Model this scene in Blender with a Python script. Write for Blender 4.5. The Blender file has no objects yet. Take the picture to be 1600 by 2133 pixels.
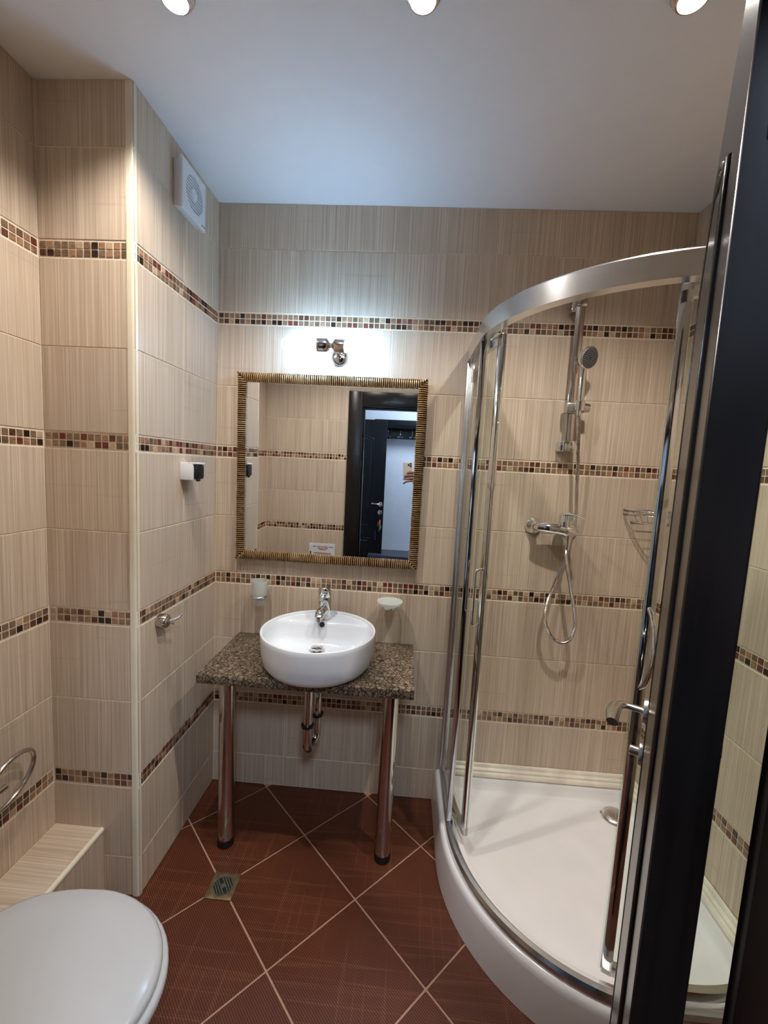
import bpy, bmesh, math, random
from mathutils import Vector, Matrix
random.seed(7)
S = bpy.context.scene
COL = S.collection
PI = math.pi
R = math.radians

# ------------------------------------------------------------------ camera
CAM = Vector((0.8254, -1.8087, 1.4897))
YAW, PITCH, ROLL = 0.0498, -0.1035, -0.0521
FPX = 885.73
RC = (Matrix.Rotation(YAW, 3, 'Z') @ Matrix.Rotation(PITCH, 3, 'X') @ Matrix.Rotation(ROLL, 3, 'Y'))
c_right, c_fwd, c_up = RC.col[0].copy(), RC.col[1].copy(), RC.col[2].copy()
cd = bpy.data.cameras.new('camera'); cam = bpy.data.objects.new('camera', cd); COL.objects.link(cam)
cd.sensor_fit = 'HORIZONTAL'; cd.sensor_width = 36.0; cd.lens = FPX / 1600 * 36.0
cd.clip_start = 0.02; cd.clip_end = 50
m = Matrix((c_right, c_up, -c_fwd)).transposed().to_4x4(); m.translation = CAM
cam.matrix_world = m
S.camera = cam

# ------------------------------------------------------------------ world, exposure
w = bpy.data.worlds.new('world'); S.world = w; w.use_nodes = True
w.node_tree.nodes['Background'].inputs[0].default_value = (0.6, 0.7, 0.9, 1)
w.node_tree.nodes['Background'].inputs[1].default_value = 0.05
S.view_settings.view_transform = 'Standard'; S.view_settings.look = 'None'
S.view_settings.gamma = 1.0; S.view_settings.use_curve_mapping = False
S.view_settings.exposure = 0.30
S.cycles.use_denoising = True; S.cycles.use_light_tree = False
S.cycles.use_adaptive_sampling = True; S.cycles.adaptive_threshold = 0.05; S.cycles.adaptive_min_samples = 20
S.cycles.max_bounces = 7; S.cycles.diffuse_bounces = 4; S.cycles.glossy_bounces = 4
S.cycles.transparent_max_bounces = 12; S.cycles.transmission_bounces = 4
S.cycles.sample_clamp_indirect = 12.0
S.cycles.caustics_reflective = False; S.cycles.caustics_refractive = False
SPOT_W = ((28.0, 6.0), (20.0, 9.0), (27.0, 24.0))   # recessed ceiling spots, pier side to shower side: wide spill, central beam
LAMP_E = 345.0          # bulbs of the lamp over the mirror
HALL_E = 66.0           # added hallway lamp that stands in for daylight

def sr(r, g, b):
    f = lambda c: (c/255)/12.92 if c/255 <= 0.04045 else (((c/255)+0.055)/1.055)**2.4
    return (f(r), f(g), f(b), 1.0)

# ------------------------------------------------------------------ materials
def new_mat(name):
    mt = bpy.data.materials.new(name); mt.use_nodes = True
    nt = mt.node_tree; b = nt.nodes['Principled BSDF']
    return mt, nt, b
def setb(b, col=None, rough=None, metal=None, spec=None, coat=None, coatr=None):
    if col is not None: b.inputs['Base Color'].default_value = col
    if rough is not None: b.inputs['Roughness'].default_value = rough
    if metal is not None: b.inputs['Metallic'].default_value = metal
    if spec is not None: b.inputs['Specular IOR Level'].default_value = spec
    if coat is not None: b.inputs['Coat Weight'].default_value = coat
    if coatr is not None: b.inputs['Coat Roughness'].default_value = coatr
def N(nt, typ, **kw):
    n = nt.nodes.new(typ)
    for k, v in kw.items(): setattr(n, k, v)
    return n
def coords(nt, scale, rand=0.0, rotz=0.0):
    tc = N(nt, 'ShaderNodeTexCoord'); mp = N(nt, 'ShaderNodeMapping')
    mp.inputs['Scale'].default_value = scale; mp.inputs['Rotation'].default_value = (0, 0, rotz)
    if rand:
        oi = N(nt, 'ShaderNodeObjectInfo'); ml = N(nt, 'ShaderNodeMath', operation='MULTIPLY'); ml.inputs[1].default_value = rand
        nt.links.new(oi.outputs['Random'], ml.inputs[0])
        ad = N(nt, 'ShaderNodeVectorMath', operation='ADD')
        nt.links.new(tc.outputs['Object'], ad.inputs[0]); nt.links.new(ml.outputs[0], ad.inputs[1])
        nt.links.new(ad.outputs[0], mp.inputs['Vector'])
    else:
        nt.links.new(tc.outputs['Object'], mp.inputs['Vector'])
    return mp.outputs[0]
def noise(nt, vec, scale=1.0, detail=3.0, rough=0.5):
    n = N(nt, 'ShaderNodeTexNoise'); n.inputs['Scale'].default_value = scale
    n.inputs['Detail'].default_value = detail; n.inputs['Roughness'].default_value = rough
    nt.links.new(vec, n.inputs['Vector']); return n.outputs['Fac']
def ramp(nt, fac, stops):
    r = N(nt, 'ShaderNodeValToRGB'); e = r.color_ramp.elements
    while len(e) < len(stops): e.new(0.5)
    for i, (p, c) in enumerate(stops): e[i].position = p; e[i].color = c
    nt.links.new(fac, r.inputs['Fac']); return r.outputs['Color']
def mixc(nt, fac, a, b, typ='MIX'):
    n = N(nt, 'ShaderNodeMix', data_type='RGBA', blend_type=typ)
    if isinstance(fac, (int, float)): n.inputs[0].default_value = fac
    else: nt.links.new(fac, n.inputs[0])
    for i, v in ((6, a), (7, b)):
        if isinstance(v, tuple): n.inputs[i].default_value = v
        else: nt.links.new(v, n.inputs[i])
    return n.outputs[2]
def bump(nt, b, h, strength=0.2, dist=0.001):
    bp = N(nt, 'ShaderNodeBump'); bp.inputs['Strength'].default_value = strength; bp.inputs['Distance'].default_value = dist
    nt.links.new(h, bp.inputs['Height']); nt.links.new(bp.outputs[0], b.inputs['Normal'])

def simple(name, col, rough=0.4, metal=0.0, var=0.06, vs=30.0, spec=0.5, bumpy=0.0, coat=0.0):
    mt, nt, b = new_mat(name); setb(b, col, rough, metal, spec, coat, 0.05)
    v = coords(nt, (1, 1, 1)); f = noise(nt, v, vs, 2)
    c2 = tuple(max(0, x*(1-var*2)) for x in col[:3]) + (1,)
    c1 = tuple(min(1, x*(1+var)) for x in col[:3]) + (1,)
    nt.links.new(ramp(nt, f, [(0.3, c2), (0.7, c1)]), b.inputs['Base Color'])
    if bumpy: bump(nt, b, f, bumpy, 0.001)
    return mt

def wall_tile_mat():
    mt, nt, b = new_mat('beige_striped_tile'); setb(b, rough=0.34, spec=0.4)
    v = coords(nt, (300, 1, 2.0), 13.7); f1 = noise(nt, v, 1.0, 4, 0.62)
    v2 = coords(nt, (60, 1, 1.5), 5.3); f2 = noise(nt, v2, 1.0, 2)
    base = ramp(nt, f1, [(0.30, sr(172, 150, 128)), (0.5, sr(204, 185, 163)), (0.70, sr(232, 217, 199))])
    base = mixc(nt, 0.30, base, ramp(nt, f2, [(0.3, sr(184, 162, 140)), (0.7, sr(220, 202, 181))]))
    v3 = coords(nt, (3, 1, 46), 9.1); f3 = noise(nt, v3, 1.0, 1)
    ln = ramp(nt, f3, [(0.70, (0, 0, 0, 1)), (0.76, (1, 1, 1, 1))])
    base = mixc(nt, 0.0, base, base)
    mxn = N(nt, 'ShaderNodeMath', operation='MULTIPLY'); mxn.inputs[1].default_value = 0.25
    nt.links.new(ln, mxn.inputs[0])
    base = mixc(nt, mxn.outputs[0], base, sr(182, 156, 130))
    oi = N(nt, 'ShaderNodeObjectInfo')
    hv = ramp(nt, oi.outputs['Random'], [(0, (0.95, 0.95, 0.95, 1)), (1, (1.03, 1.02, 1.0, 1))])
    base = mixc(nt, 1.0, base, hv, 'MULTIPLY')
    nt.links.new(base, b.inputs['Base Color'])
    bump(nt, b, f1, 0.12, 0.0006)
    return mt
def mosaic_mat(i, c1, c2):
    mt, nt, b = new_mat('mosaic_glass_%d' % i); setb(b, rough=0.22, spec=0.5)
    v = coords(nt, (60, 60, 240), 31.0); f = noise(nt, v, 1.0, 3, 0.6)
    nt.links.new(ramp(nt, f, [(0.35, c1), (0.65, c2)]), b.inputs['Base Color'])
    return mt
def floor_tile_mat():
    mt, nt, b = new_mat('terracotta_ribbed_tile'); setb(b, rough=0.42, spec=0.4)
    v = coords(nt, (1, 1, 1), 0.0, R(45))
    sx = N(nt, 'ShaderNodeSeparateXYZ'); nt.links.new(v, sx.inputs[0])
    def wave(out, freq, sharp=None):
        ml = N(nt, 'ShaderNodeMath', operation='MULTIPLY'); ml.inputs[1].default_value = freq*2*PI
        nt.links.new(out, ml.inputs[0]); sn = N(nt, 'ShaderNodeMath', operation='SINE'); nt.links.new(ml.outputs[0], sn.inputs[0])
        return sn.outputs[0]
    rib = wave(sx.outputs['Y'], 165)
    v2 = coords(nt, (0.3, 30, 1), 0, R(45)); f2 = noise(nt, v2, 1.0, 2)
    v3 = coords(nt, (42, 0.3, 1), 0, R(45)); f3 = noise(nt, v3, 1.0, 2)
    v4 = coords(nt, (9, 9, 1)); f4 = noise(nt, v4, 1.0, 2)
    vd = coords(nt, (220, 220, 1), 0, R(45)); fd = noise(nt, vd, 1.0, 1)
    base = ramp(nt, f4, [(0.3, sr(78, 33, 13)), (0.7, sr(96, 43, 19))])
    rm = N(nt, 'ShaderNodeMath', operation='MULTIPLY_ADD'); rm.inputs[1].default_value = 0.5; rm.inputs[2].default_value = 0.5
    nt.links.new(rib, rm.inputs[0])
    base = mixc(nt, rm.outputs[0], mixc(nt, 0.75, base, sr(44, 18, 8)), mixc(nt, 0.20, base, sr(150, 92, 64)))
    for f in (f2, f3):
        l2 = ramp(nt, f, [(0.555, (0, 0, 0, 1)), (0.575, (1, 1, 1, 1)), (0.595, (0, 0, 0, 1))])
        mq = N(nt, 'ShaderNodeMath', operation='MULTIPLY'); nt.links.new(l2, mq.inputs[0]); nt.links.new(rm.outputs[0], mq.inputs[1])
        base = mixc(nt, mq.outputs[0], base, sr(124, 74, 50))
    nt.links.new(base, b.inputs['Base Color'])
    bump(nt, b, rm.outputs[0], 0.35, 0.0006)
    return mt
def granite_mat():
    mt, nt, b = new_mat('brown_granite'); setb(b, rough=0.16, spec=0.5)
    v = coords(nt, (1, 1, 1))
    vo = N(nt, 'ShaderNodeTexVoronoi', feature='DISTANCE_TO_EDGE'); vo.inputs['Scale'].default_value = 62
    nz = N(nt, 'ShaderNodeTexNoise'); nz.inputs['Scale'].default_value = 40; nt.links.new(v, nz.inputs['Vector'])
    vm = N(nt, 'ShaderNodeMix', data_type='VECTOR'); vm.inputs[0].default_value = 0.02
    nt.links.new(v, vm.inputs[4]); nt.links.new(nz.outputs['Color'], vm.inputs[5]); nt.links.new(vm.outputs[1], vo.inputs['Vector'])
    cell = N(nt, 'ShaderNodeTexVoronoi', feature='F1'); cell.inputs['Scale'].default_value = 62; nt.links.new(vm.outputs[1], cell.inputs['Vector'])
    cc = ramp(nt, cell.outputs['Color'], [(0.0, sr(70, 62, 52)), (0.35, sr(108, 93, 77)), (0.7, sr(144, 122, 100)), (1.0, sr(92, 84, 72))])
    f = noise(nt, v, 130, 3); cc = mixc(nt, 0.35, cc, ramp(nt, f, [(0.3, sr(50, 44, 36)), (0.7, sr(160, 134, 108))]))
    ed = ramp(nt, vo.outputs['Distance'], [(0.02, (0, 0, 0, 1)), (0.13, (1, 1, 1, 1))])
    nt.links.new(mixc(nt, ed, sr(34, 33, 29), cc), b.inputs['Base Color'])
    return mt
def wood_dark(name='wenge_dark_wood', c1=(13, 10, 9), c2=(30, 24, 22), rough=0.26):
    mt, nt, b = new_mat(name); setb(b, rough=rough, spec=0.4)
    v = coords(nt, (60, 60, 3)); f = noise(nt, v, 1.0, 4, 0.6)
    nt.links.new(ramp(nt, f, [(0.35, sr(*c1)), (0.7, sr(*c2))]), b.inputs['Base Color'])
    bump(nt, b, f, 0.15, 0.0008)
    return mt
def glass_mat(name, tint=(0.93, 0.97, 0.95, 1), refl=1.0, rough=0.0):
    mt = bpy.data.materials.new(name); mt.use_nodes = True; nt = mt.node_tree
    for n in list(nt.nodes): nt.nodes.remove(n)
    out = N(nt, 'ShaderNodeOutputMaterial'); tr = N(nt, 'ShaderNodeBsdfTransparent'); gl = N(nt, 'ShaderNodeBsdfGlossy')
    gl.inputs['Roughness'].default_value = rough
    v = coords(nt, (1, 1, 1)); f = noise(nt, v, 6, 2)
    nt.links.new(ramp(nt, f, [(0.3, tint), (0.7, tuple(min(1, x*1.02) for x in tint[:3]) + (1,))]), tr.inputs['Color'])
    fr = N(nt, 'ShaderNodeFresnel'); fr.inputs['IOR'].default_value = 1.45
    geo = N(nt, 'ShaderNodeNewGeometry')
    iv = N(nt, 'ShaderNodeMath', operation='SUBTRACT'); iv.inputs[0].default_value = 1.0; nt.links.new(geo.outputs['Backfacing'], iv.inputs[1])
    ml = N(nt, 'ShaderNodeMath', operation='MULTIPLY'); nt.links.new(fr.outputs[0], ml.inputs[0]); nt.links.new(iv.outputs[0], ml.inputs[1])
    mx = N(nt, 'ShaderNodeMixShader'); nt.links.new(ml.outputs[0], mx.inputs[0]); nt.links.new(tr.outputs[0], mx.inputs[1]); nt.links.new(gl.outputs[0], mx.inputs[2])
    nt.links.new(mx.outputs[0], out.inputs['Surface']); return mt
def frosted_mat(name, col=(0.86, 0.93, 0.92, 1), clear=0.35):
    mt = bpy.data.materials.new(name); mt.use_nodes = True; nt = mt.node_tree
    for n in list(nt.nodes): nt.nodes.remove(n)
    out = N(nt, 'ShaderNodeOutputMaterial'); tr = N(nt, 'ShaderNodeBsdfTransparent'); tl = N(nt, 'ShaderNodeBsdfTranslucent')
    df = N(nt, 'ShaderNodeBsdfDiffuse'); gl = N(nt, 'ShaderNodeBsdfGlossy'); gl.inputs['Roughness'].default_value = 0.25
    v = coords(nt, (1, 1, 1)); f = noise(nt, v, 40, 2)
    cc = ramp(nt, f, [(0.3, tuple(x*0.97 for x in col[:3]) + (1,)), (0.7, col)])
    for n in (tl, df): nt.links.new(cc, n.inputs['Color'])
    tr.inputs['Color'].default_value = col
    a = N(nt, 'ShaderNodeMixShader'); a.inputs[0].default_value = 0.5; nt.links.new(tl.outputs[0], a.inputs[1]); nt.links.new(df.outputs[0], a.inputs[2])
    b2 = N(nt, 'ShaderNodeMixShader'); b2.inputs[0].default_value = clear; nt.links.new(a.outputs[0], b2.inputs[1]); nt.links.new(tr.outputs[0], b2.inputs[2])
    c = N(nt, 'ShaderNodeMixShader'); c.inputs[0].default_value = 0.05; nt.links.new(b2.outputs[0], c.inputs[1]); nt.links.new(gl.outputs[0], c.inputs[2])
    nt.links.new(c.outputs[0], out.inputs['Surface']); return mt
def emit_mat(name, col, strength):
    mt, nt, b = new_mat(name); setb(b, (0.8, 0.8, 0.8, 1), 0.4)
    v = coords(nt, (1, 1, 1)); f = noise(nt, v, 8, 1)
    nt.links.new(ramp(nt, f, [(0.2, tuple(x*0.97 for x in col[:3]) + (1,)), (0.8, col)]), b.inputs['Emission Color'])
    b.inputs['Emission Strength'].default_value = strength
    return mt
def metal_mat(name, col, rough, aniso=0.0, brush=None):
    mt, nt, b = new_mat(name); setb(b, col, rough, 1.0)
    v = coords(nt, brush or (20, 20, 20)); f = noise(nt, v, 1.0, 2)
    nt.links.new(ramp(nt, f, [(0.3, tuple(x*0.94 for x in col[:3]) + (1,)), (0.7, col)]), b.inputs['Base Color'])
    return mt

M = {}
M['tile'] = wall_tile_mat()
M['grout'] = simple('cream_grout', sr(236, 222, 200), 0.85, var=0.04, vs=60)
M['fgrout'] = simple('floor_grout', sr(178, 140, 116), 0.85, var=0.06, vs=60)
M['ftile'] = floor_tile_mat()
MOS = [mosaic_mat(i, sr(*a), sr(*b)) for i, (a, b) in enumerate([
    ((36, 20, 14), (54, 32, 23)), ((82, 46, 34), (106, 64, 49)), ((114, 90, 70), (138, 112, 90)), ((142, 104, 78), (172, 134, 104)),
    ((92, 70, 52), (120, 94, 70)), ((176, 148, 118), (200, 174, 144)), ((94, 42, 32), (120, 60, 46)), ((122, 92, 68), (164, 130, 102))])]
MOSW = [2, 2, 3, 3, 3, 2, 2, 3]
M['ceil'] = simple('white_ceiling_paint', sr(242, 242, 244), 0.9, var=0.006, vs=18)
M['trim'] = simple('cream_white_plastic', sr(232, 222, 198), 0.3, var=0.03, vs=12)
M['seal'] = simple('cream_sealing_strip', sr(238, 229, 212), 0.35, var=0.07, vs=16)
M['white'] = simple('white_ceramic', sr(228, 229, 230), 0.07, var=0.01, vs=6, spec=0.5)
M['acryl'] = simple('white_acrylic', sr(246, 243, 242), 0.16, var=0.015, vs=9)
M['plastic'] = simple('white_plastic', sr(230, 232, 234), 0.35, var=0.02, vs=14)
M['seat'] = simple('white_toilet_seat', sr(182, 181, 180), 0.16, var=0.01, vs=6)
M['black'] = simple('black_plastic', sr(22, 22, 22), 0.35, var=0.2, vs=30)
M['dark'] = simple('painted_gap_shade', sr(14, 14, 15), 0.7, var=0.2, vs=30)  # near-black colour standing in for the shade inside openings
M['chrome'] = metal_mat('chrome', (0.80, 0.80, 0.80, 1), 0.08)
M['chrome2'] = metal_mat('dark_chrome', (0.62, 0.57, 0.54, 1), 0.14)
M['alu'] = metal_mat('satin_aluminium', (0.74, 0.74, 0.74, 1), 0.24, brush=(4, 4, 90))
M['nickel'] = metal_mat('satin_nickel', (0.62, 0.58, 0.52, 1), 0.28)
M['granite'] = granite_mat()
M['wood'] = wood_dark()
M['hwood'] = wood_dark('black_painted_wood', (9, 10, 13), (18, 19, 24), 0.3)
M['glass'] = glass_mat('shower_glass', (0.95, 0.98, 0.965, 1))
M['frost'] = frosted_mat('frosted_glass', (0.93, 0.95, 0.91, 1), 0.35)
M['shade'] = frosted_mat('frosted_lamp_glass', (0.90, 0.97, 0.97, 1), 0.62)
M['bulb'] = emit_mat('lamp_bulb_light', (0.44, 0.66, 1.0, 1), LAMP_E)
M['spotglow'] = emit_mat('spot_light_glow', (1.0, 0.93, 0.84, 1), 30.0)
M['hallfill'] = emit_mat('hall_fill_glow', (0.66, 0.80, 1.0, 1), HALL_E)
M['hallwall'] = simple('white_wall_paint', sr(222, 226, 232), 0.85, var=0.02, vs=10, bumpy=0.08)
M['hallfloor'] = wood_dark('hall_dark_floor', (60, 44, 34), (84, 62, 48), 0.35)
M['gold'] = None
def gold_mat():
    mt, nt, b = new_mat('antique_gold'); setb(b, rough=0.36, metal=0.5)
    v = coords(nt, (22, 22, 22)); f = noise(nt, v, 1.0, 4, 0.7)
    nt.links.new(ramp(nt, f, [(0.28, sr(140, 98, 64)), (0.5, sr(188, 150, 104)), (0.72, sr(224, 198, 156))]), b.inputs['Base Color'])
    return mt
M['gold'] = gold_mat()
def mirror_mat():
    mt, nt, b = new_mat('silvered_mirror'); setb(b, (0.90, 0.91, 0.91, 1), 0.0, 1.0)
    v = coords(nt, (1, 1, 1)); f = noise(nt, v, 3, 1)
    nt.links.new(ramp(nt, f, [(0.2, (0.83, 0.85, 0.85, 1)), (0.8, (0.85, 0.86, 0.86, 1))]), b.inputs['Base Color'])
    return mt
M['mirror'] = mirror_mat()
M['golddark'] = simple('painted_rib_shade', sr(40, 26, 16), 0.6, 0.0, 0.2, 40)  # shade between the frame ribs, put into a dark base colour

# ------------------------------------------------------------------ mesh builder
class MB:
    def __init__(s): s.v = []; s.f = []; s.mi = []
    def add(s, vs, fs, mat=None, mi=0):
        o = len(s.v)
        s.v += [tuple(mat @ Vector(x)) if mat is not None else tuple(x) for x in vs]
        s.f += [tuple(i+o for i in f) for f in fs]; s.mi += [mi]*len(fs); return s
    def box(s, x0, x1, y0, y1, z0, z1, b=0.0, seg=1, mat=None):
        if b <= 0:
            vs = [(x, y, z) for z in (z0, z1) for y in (y0, y1) for x in (x0, x1)]
            return s.add(vs, [(0, 2, 3, 1), (4, 5, 7, 6), (0, 1, 5, 4), (2, 6, 7, 3), (0, 4, 6, 2), (1, 3, 7, 5)], mat)
        bm = bmesh.new(); bmesh.ops.create_cube(bm, size=1)
        bmesh.ops.scale(bm, vec=(x1-x0, y1-y0, z1-z0), verts=bm.verts)
        bmesh.ops.translate(bm, vec=((x0+x1)/2, (y0+y1)/2, (z0+z1)/2), verts=bm.verts)
        bmesh.ops.bevel(bm, geom=bm.edges[:], offset=b, segments=seg, affect='EDGES', profile=0.5)
        bm.verts.index_update()
        vs = [v.co.copy() for v in bm.verts]; fs = [tuple(v.index for v in f.verts) for f in bm.faces]; bm.free()
        return s.add(vs, fs, mat)
    def loft(s, rings, cap0=True, cap1=True, closed=True, mat=None):
        n = len(rings[0]); vs = [p for r in rings for p in r]; fs = []
        for k in range(len(rings)-1):
            for i in range(n if closed else n-1):
                j = (i+1) % n
                fs.append((k*n+i, k*n+j, (k+1)*n+j, (k+1)*n+i))
        if cap0: fs.append(tuple(range(n-1, -1, -1)))
        if cap1: fs.append(tuple((len(rings)-1)*n+i for i in range(n)))
        return s.add(vs, fs, mat)
    def lathe(s, prof, n=32, mat=None, cap0=True, cap1=True):
        # prof: list of (r, z) about local z
        rings = [[(r*math.cos(2*PI*i/n), r*math.sin(2*PI*i/n), z) for i in range(n)] for r, z in prof]
        return s.loft(rings, cap0, cap1, True, mat)
    def cyl(s, p0, p1, r, n=20, r1=None):
        return s.tube([p0, p1], r, n, [r, r if r1 is None else r1])
    def tube(s, pts, r, n=10, rad=None, closed=False, flat=None):
        P = [Vector(p) for p in pts]; m = len(P); T = []
        for i in range(m):
            a = P[(i-1) % m] if closed or i > 0 else P[0]; b = P[(i+1) % m] if closed or i < m-1 else P[-1]
            T.append((b-a).normalized())
        up = Vector((0, 0, 1)) if abs(T[0].z) < 0.9 else Vector((1, 0, 0))
        u = T[0].cross(up).normalized(); rings = []
        for i in range(m):
            u = (u - T[i]*u.dot(T[i])).normalized(); v = T[i].cross(u)
            rr = rad[i] if rad else r; fl = flat if flat else 1.0
            rings.append([P[i] + u*(rr*math.cos(2*PI*k/n)) + v*(rr*fl*math.sin(2*PI*k/n)) for k in range(n)])
        if closed: rings.append(rings[0])
        return s.loft(rings, not closed, not closed)
    def sweep(s, pts, prof, closed=False):
        # horizontal path; prof = list of (out, z) ; out = to the right of the travel direction
        P = [Vector(p) for p in pts]; m = len(P); rings = []
        for i in range(m):
            a = P[max(i-1, 0)]; b = P[min(i+1, m-1)]
            t = (b-a); t.z = 0; t.normalize(); o = Vector((t.y, -t.x, 0))
            k = 1.0
            rings.append([P[i] + o*q[0]*k + Vector((0, 0, q[1])) for q in prof])
        return s.loft(rings)
    def prism(s, poly, z0, z1, mat=None):
        n = len(poly)
        vs = [(p[0], p[1], z0) for p in poly] + [(p[0], p[1], z1) for p in poly]
        fs = [tuple(range(n-1, -1, -1)), tuple(range(n, 2*n))] + [(i, (i+1) % n, n+(i+1) % n, n+i) for i in range(n)]
        return s.add(vs, fs, mat)
    def mesh(s, name, mats, smooth=38):
        me = bpy.data.meshes.new(name); me.from_pydata(s.v, [], s.f)
        if not isinstance(mats, (list, tuple)): mats = [mats]
        for mt in mats: me.materials.append(mt)
        for p, i in zip(me.polygons, s.mi): p.material_index = i
        bm = bmesh.new(); bm.from_mesh(me); bmesh.ops.recalc_face_normals(bm, faces=bm.faces); bm.to_mesh(me); bm.free()
        if smooth:
            for p in me.polygons: p.use_smooth = True
            me.set_sharp_from_angle(angle=R(smooth))
        return me
    def build(s, name, mats, parent=None, smooth=38, label=None):
        o = bpy.data.objects.new(name, s.mesh(name, mats, smooth)); COL.objects.link(o)
        if parent is not None: attach(o, parent)
        if label: o['label'] = label
        return o
def attach(o, parent):
    mw = o.matrix_world.copy() if o.parent else o.matrix_basis.copy()
    o.parent = parent
    o.matrix_parent_inverse = Matrix()
    o.matrix_basis = WM(parent).inverted() @ mw
def WM(o):
    mtx = o.matrix_basis.copy()
    p = o.parent
    while p is not None: mtx = p.matrix_basis @ mtx; p = p.parent
    return mtx
def tag(o, label, cat=None, group=None, kind=None):
    o['label'] = label
    if cat: o['category'] = cat
    if group: o['group'] = group
    if kind: o['kind'] = kind
    return o
def thing(name, label, cat, loc=(0, 0, 0), group=None, rotz=0.0):
    o = bpy.data.objects.new(name, None); COL.objects.link(o); o.empty_display_size = 0.05
    o.location = loc; o.rotation_euler = (0, 0, rotz)
    o.matrix_basis = Matrix.Translation(loc) @ Matrix.Rotation(rotz, 4, 'Z')
    return tag(o, label, cat, group)
def axis_mat(loc, d):      # local z -> d
    return Matrix.Translation(loc) @ Vector(d).normalized().to_track_quat('Z', 'Y').to_matrix().to_4x4()
def project(p):
    v = Vector(p) - CAM; d = v.dot(c_fwd)
    if d <= 0.05: return None
    return (800 + FPX*v.dot(c_right)/d, 1066.5 - FPX*v.dot(c_up)/d, d)
def ell(cx, cy, rx, ry, z, n=40, p=2.0, a0=0.0):
    out = []
    for i in range(n):
        t = 2*PI*i/n + a0; c, s_ = math.cos(t), math.sin(t)
        out.append((cx + rx*math.copysign(abs(c)**(2/p), c), cy + ry*math.copysign(abs(s_)**(2/p), s_), z))
    return out

# ------------------------------------------------------------------ room constants
XR, H, PIER, AW, YF = 1.889, 2.528, 0.55, 0.29, 1.525     # right wall, ceiling, pier depth, alcove width, door wall
PB, ZB1 = 0.5524, 2.0768
BANDS = [ZB1 - k*PB for k in range(4)]
BH = 0.0508
T = 0.002        # tiles stand this far proud of the grout bed
rows = []        # tile rows (z0, z1)
zc = [0.0]
for k in (3, 2, 1, 0):
    zc += [BANDS[k] - PB/2]; rows.append((zc[-2], zc[-1])); rows.append((zc[-1], BANDS[k] - BH/2)); zc.append(BANDS[k] + BH/2)
rows.append((zc[-1], BANDS[0] + PB/2)); rows.append((BANDS[0] + PB/2, H))

def struct(name, mb, mats, label, cat, smooth=None):
    o = mb.build(name, mats, None, smooth); return tag(o, label, cat, None, 'structure')

wall_back = struct('wall_back', MB().box(-0.45, 2.05, T, 0.16, -0.05, H), M['grout'], 'beige tiled back wall with the mirror and four mosaic bands', 'wall')
wall_pier = struct('wall_pier', MB().box(-0.45, -T, -PIER+T, T, -0.05, H), M['grout'], 'beige tiled pier projecting in the corner under the extractor fan', 'wall')
wall_left = struct('wall_left', MB().box(-0.45, -AW-T, -YF-0.12, -PIER+T, -0.05, H), M['grout'], 'beige tiled left wall of the alcove beside the toilet', 'wall')
wall_right = struct('wall_right', MB().box(XR+T, 2.05, -YF-0.12, T, -0.05, H), M['grout'], 'beige tiled right wall behind the shower and open door', 'wall')
DX0, DX1, DZ = 0.430, 1.105, 1.925       # rough doorway
fw = MB()
fw.box(-AW-T, DX0, -YF-0.12, -YF-T, -0.05, H); fw.box(DX1, XR+T, -YF-0.12, -YF-T, -0.05, H); fw.box(DX0, DX1, -YF-0.12, -YF-T, DZ, H)
wall_front = struct('wall_front', fw, M['grout'], 'beige tiled wall with the doorway seen in the mirror', 'wall')
floor = struct('floor', MB().box(-AW-0.02, XR+0.02, -YF-0.13, 0.02, -0.08, -0.002), M['fgrout'], 'terracotta floor of ribbed tiles laid diagonally', 'floor')
ceiling = struct('ceiling', MB().box(-0.45, 2.05, -YF-0.12, 0.16, H, H+0.1), M['ceil'], 'plain white painted bathroom ceiling', 'ceiling')

# ---- wall tiles and mosaics
tile_cache = {}
def slab_mesh(w_, h_, mt, key, t=T, c=0.0009, name='tile'):
    k = (round(w_, 4), round(h_, 4), key)
    if k in tile_cache: return tile_cache[k]
    mb = MB(); a, b_ = w_/2, h_/2
    def ring(i, y): return [(-a+i, y, -b_+i), (a-i, y, -b_+i), (a-i, y, b_-i), (-a+i, y, b_-i)]
    mb.loft([ring(0, 0), ring(0, -t+c), ring(c, -t)], True, True)
    tile_cache[k] = mb.mesh(name, mt, 0); return tile_cache[k]
def cut(rect, hole):
    u0, u1, z0, z1 = rect
    if hole is None: return [rect]
    a0, a1, b0, b1 = hole
    if u1 <= a0 or u0 >= a1 or z1 <= b0 or z0 >= b1: return [rect]
    out = []
    if u0 < a0: out.append((u0, a0, z0, z1))
    if u1 > a1: out.append((a1, u1, z0, z1))
    m0, m1 = max(u0, a0), min(u1, a1)
    if z0 < b0: out.append((m0, m1, z0, b0))
    if z1 > b1: out.append((m0, m1, b1, z1))
    return out
G = 0.0034
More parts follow.
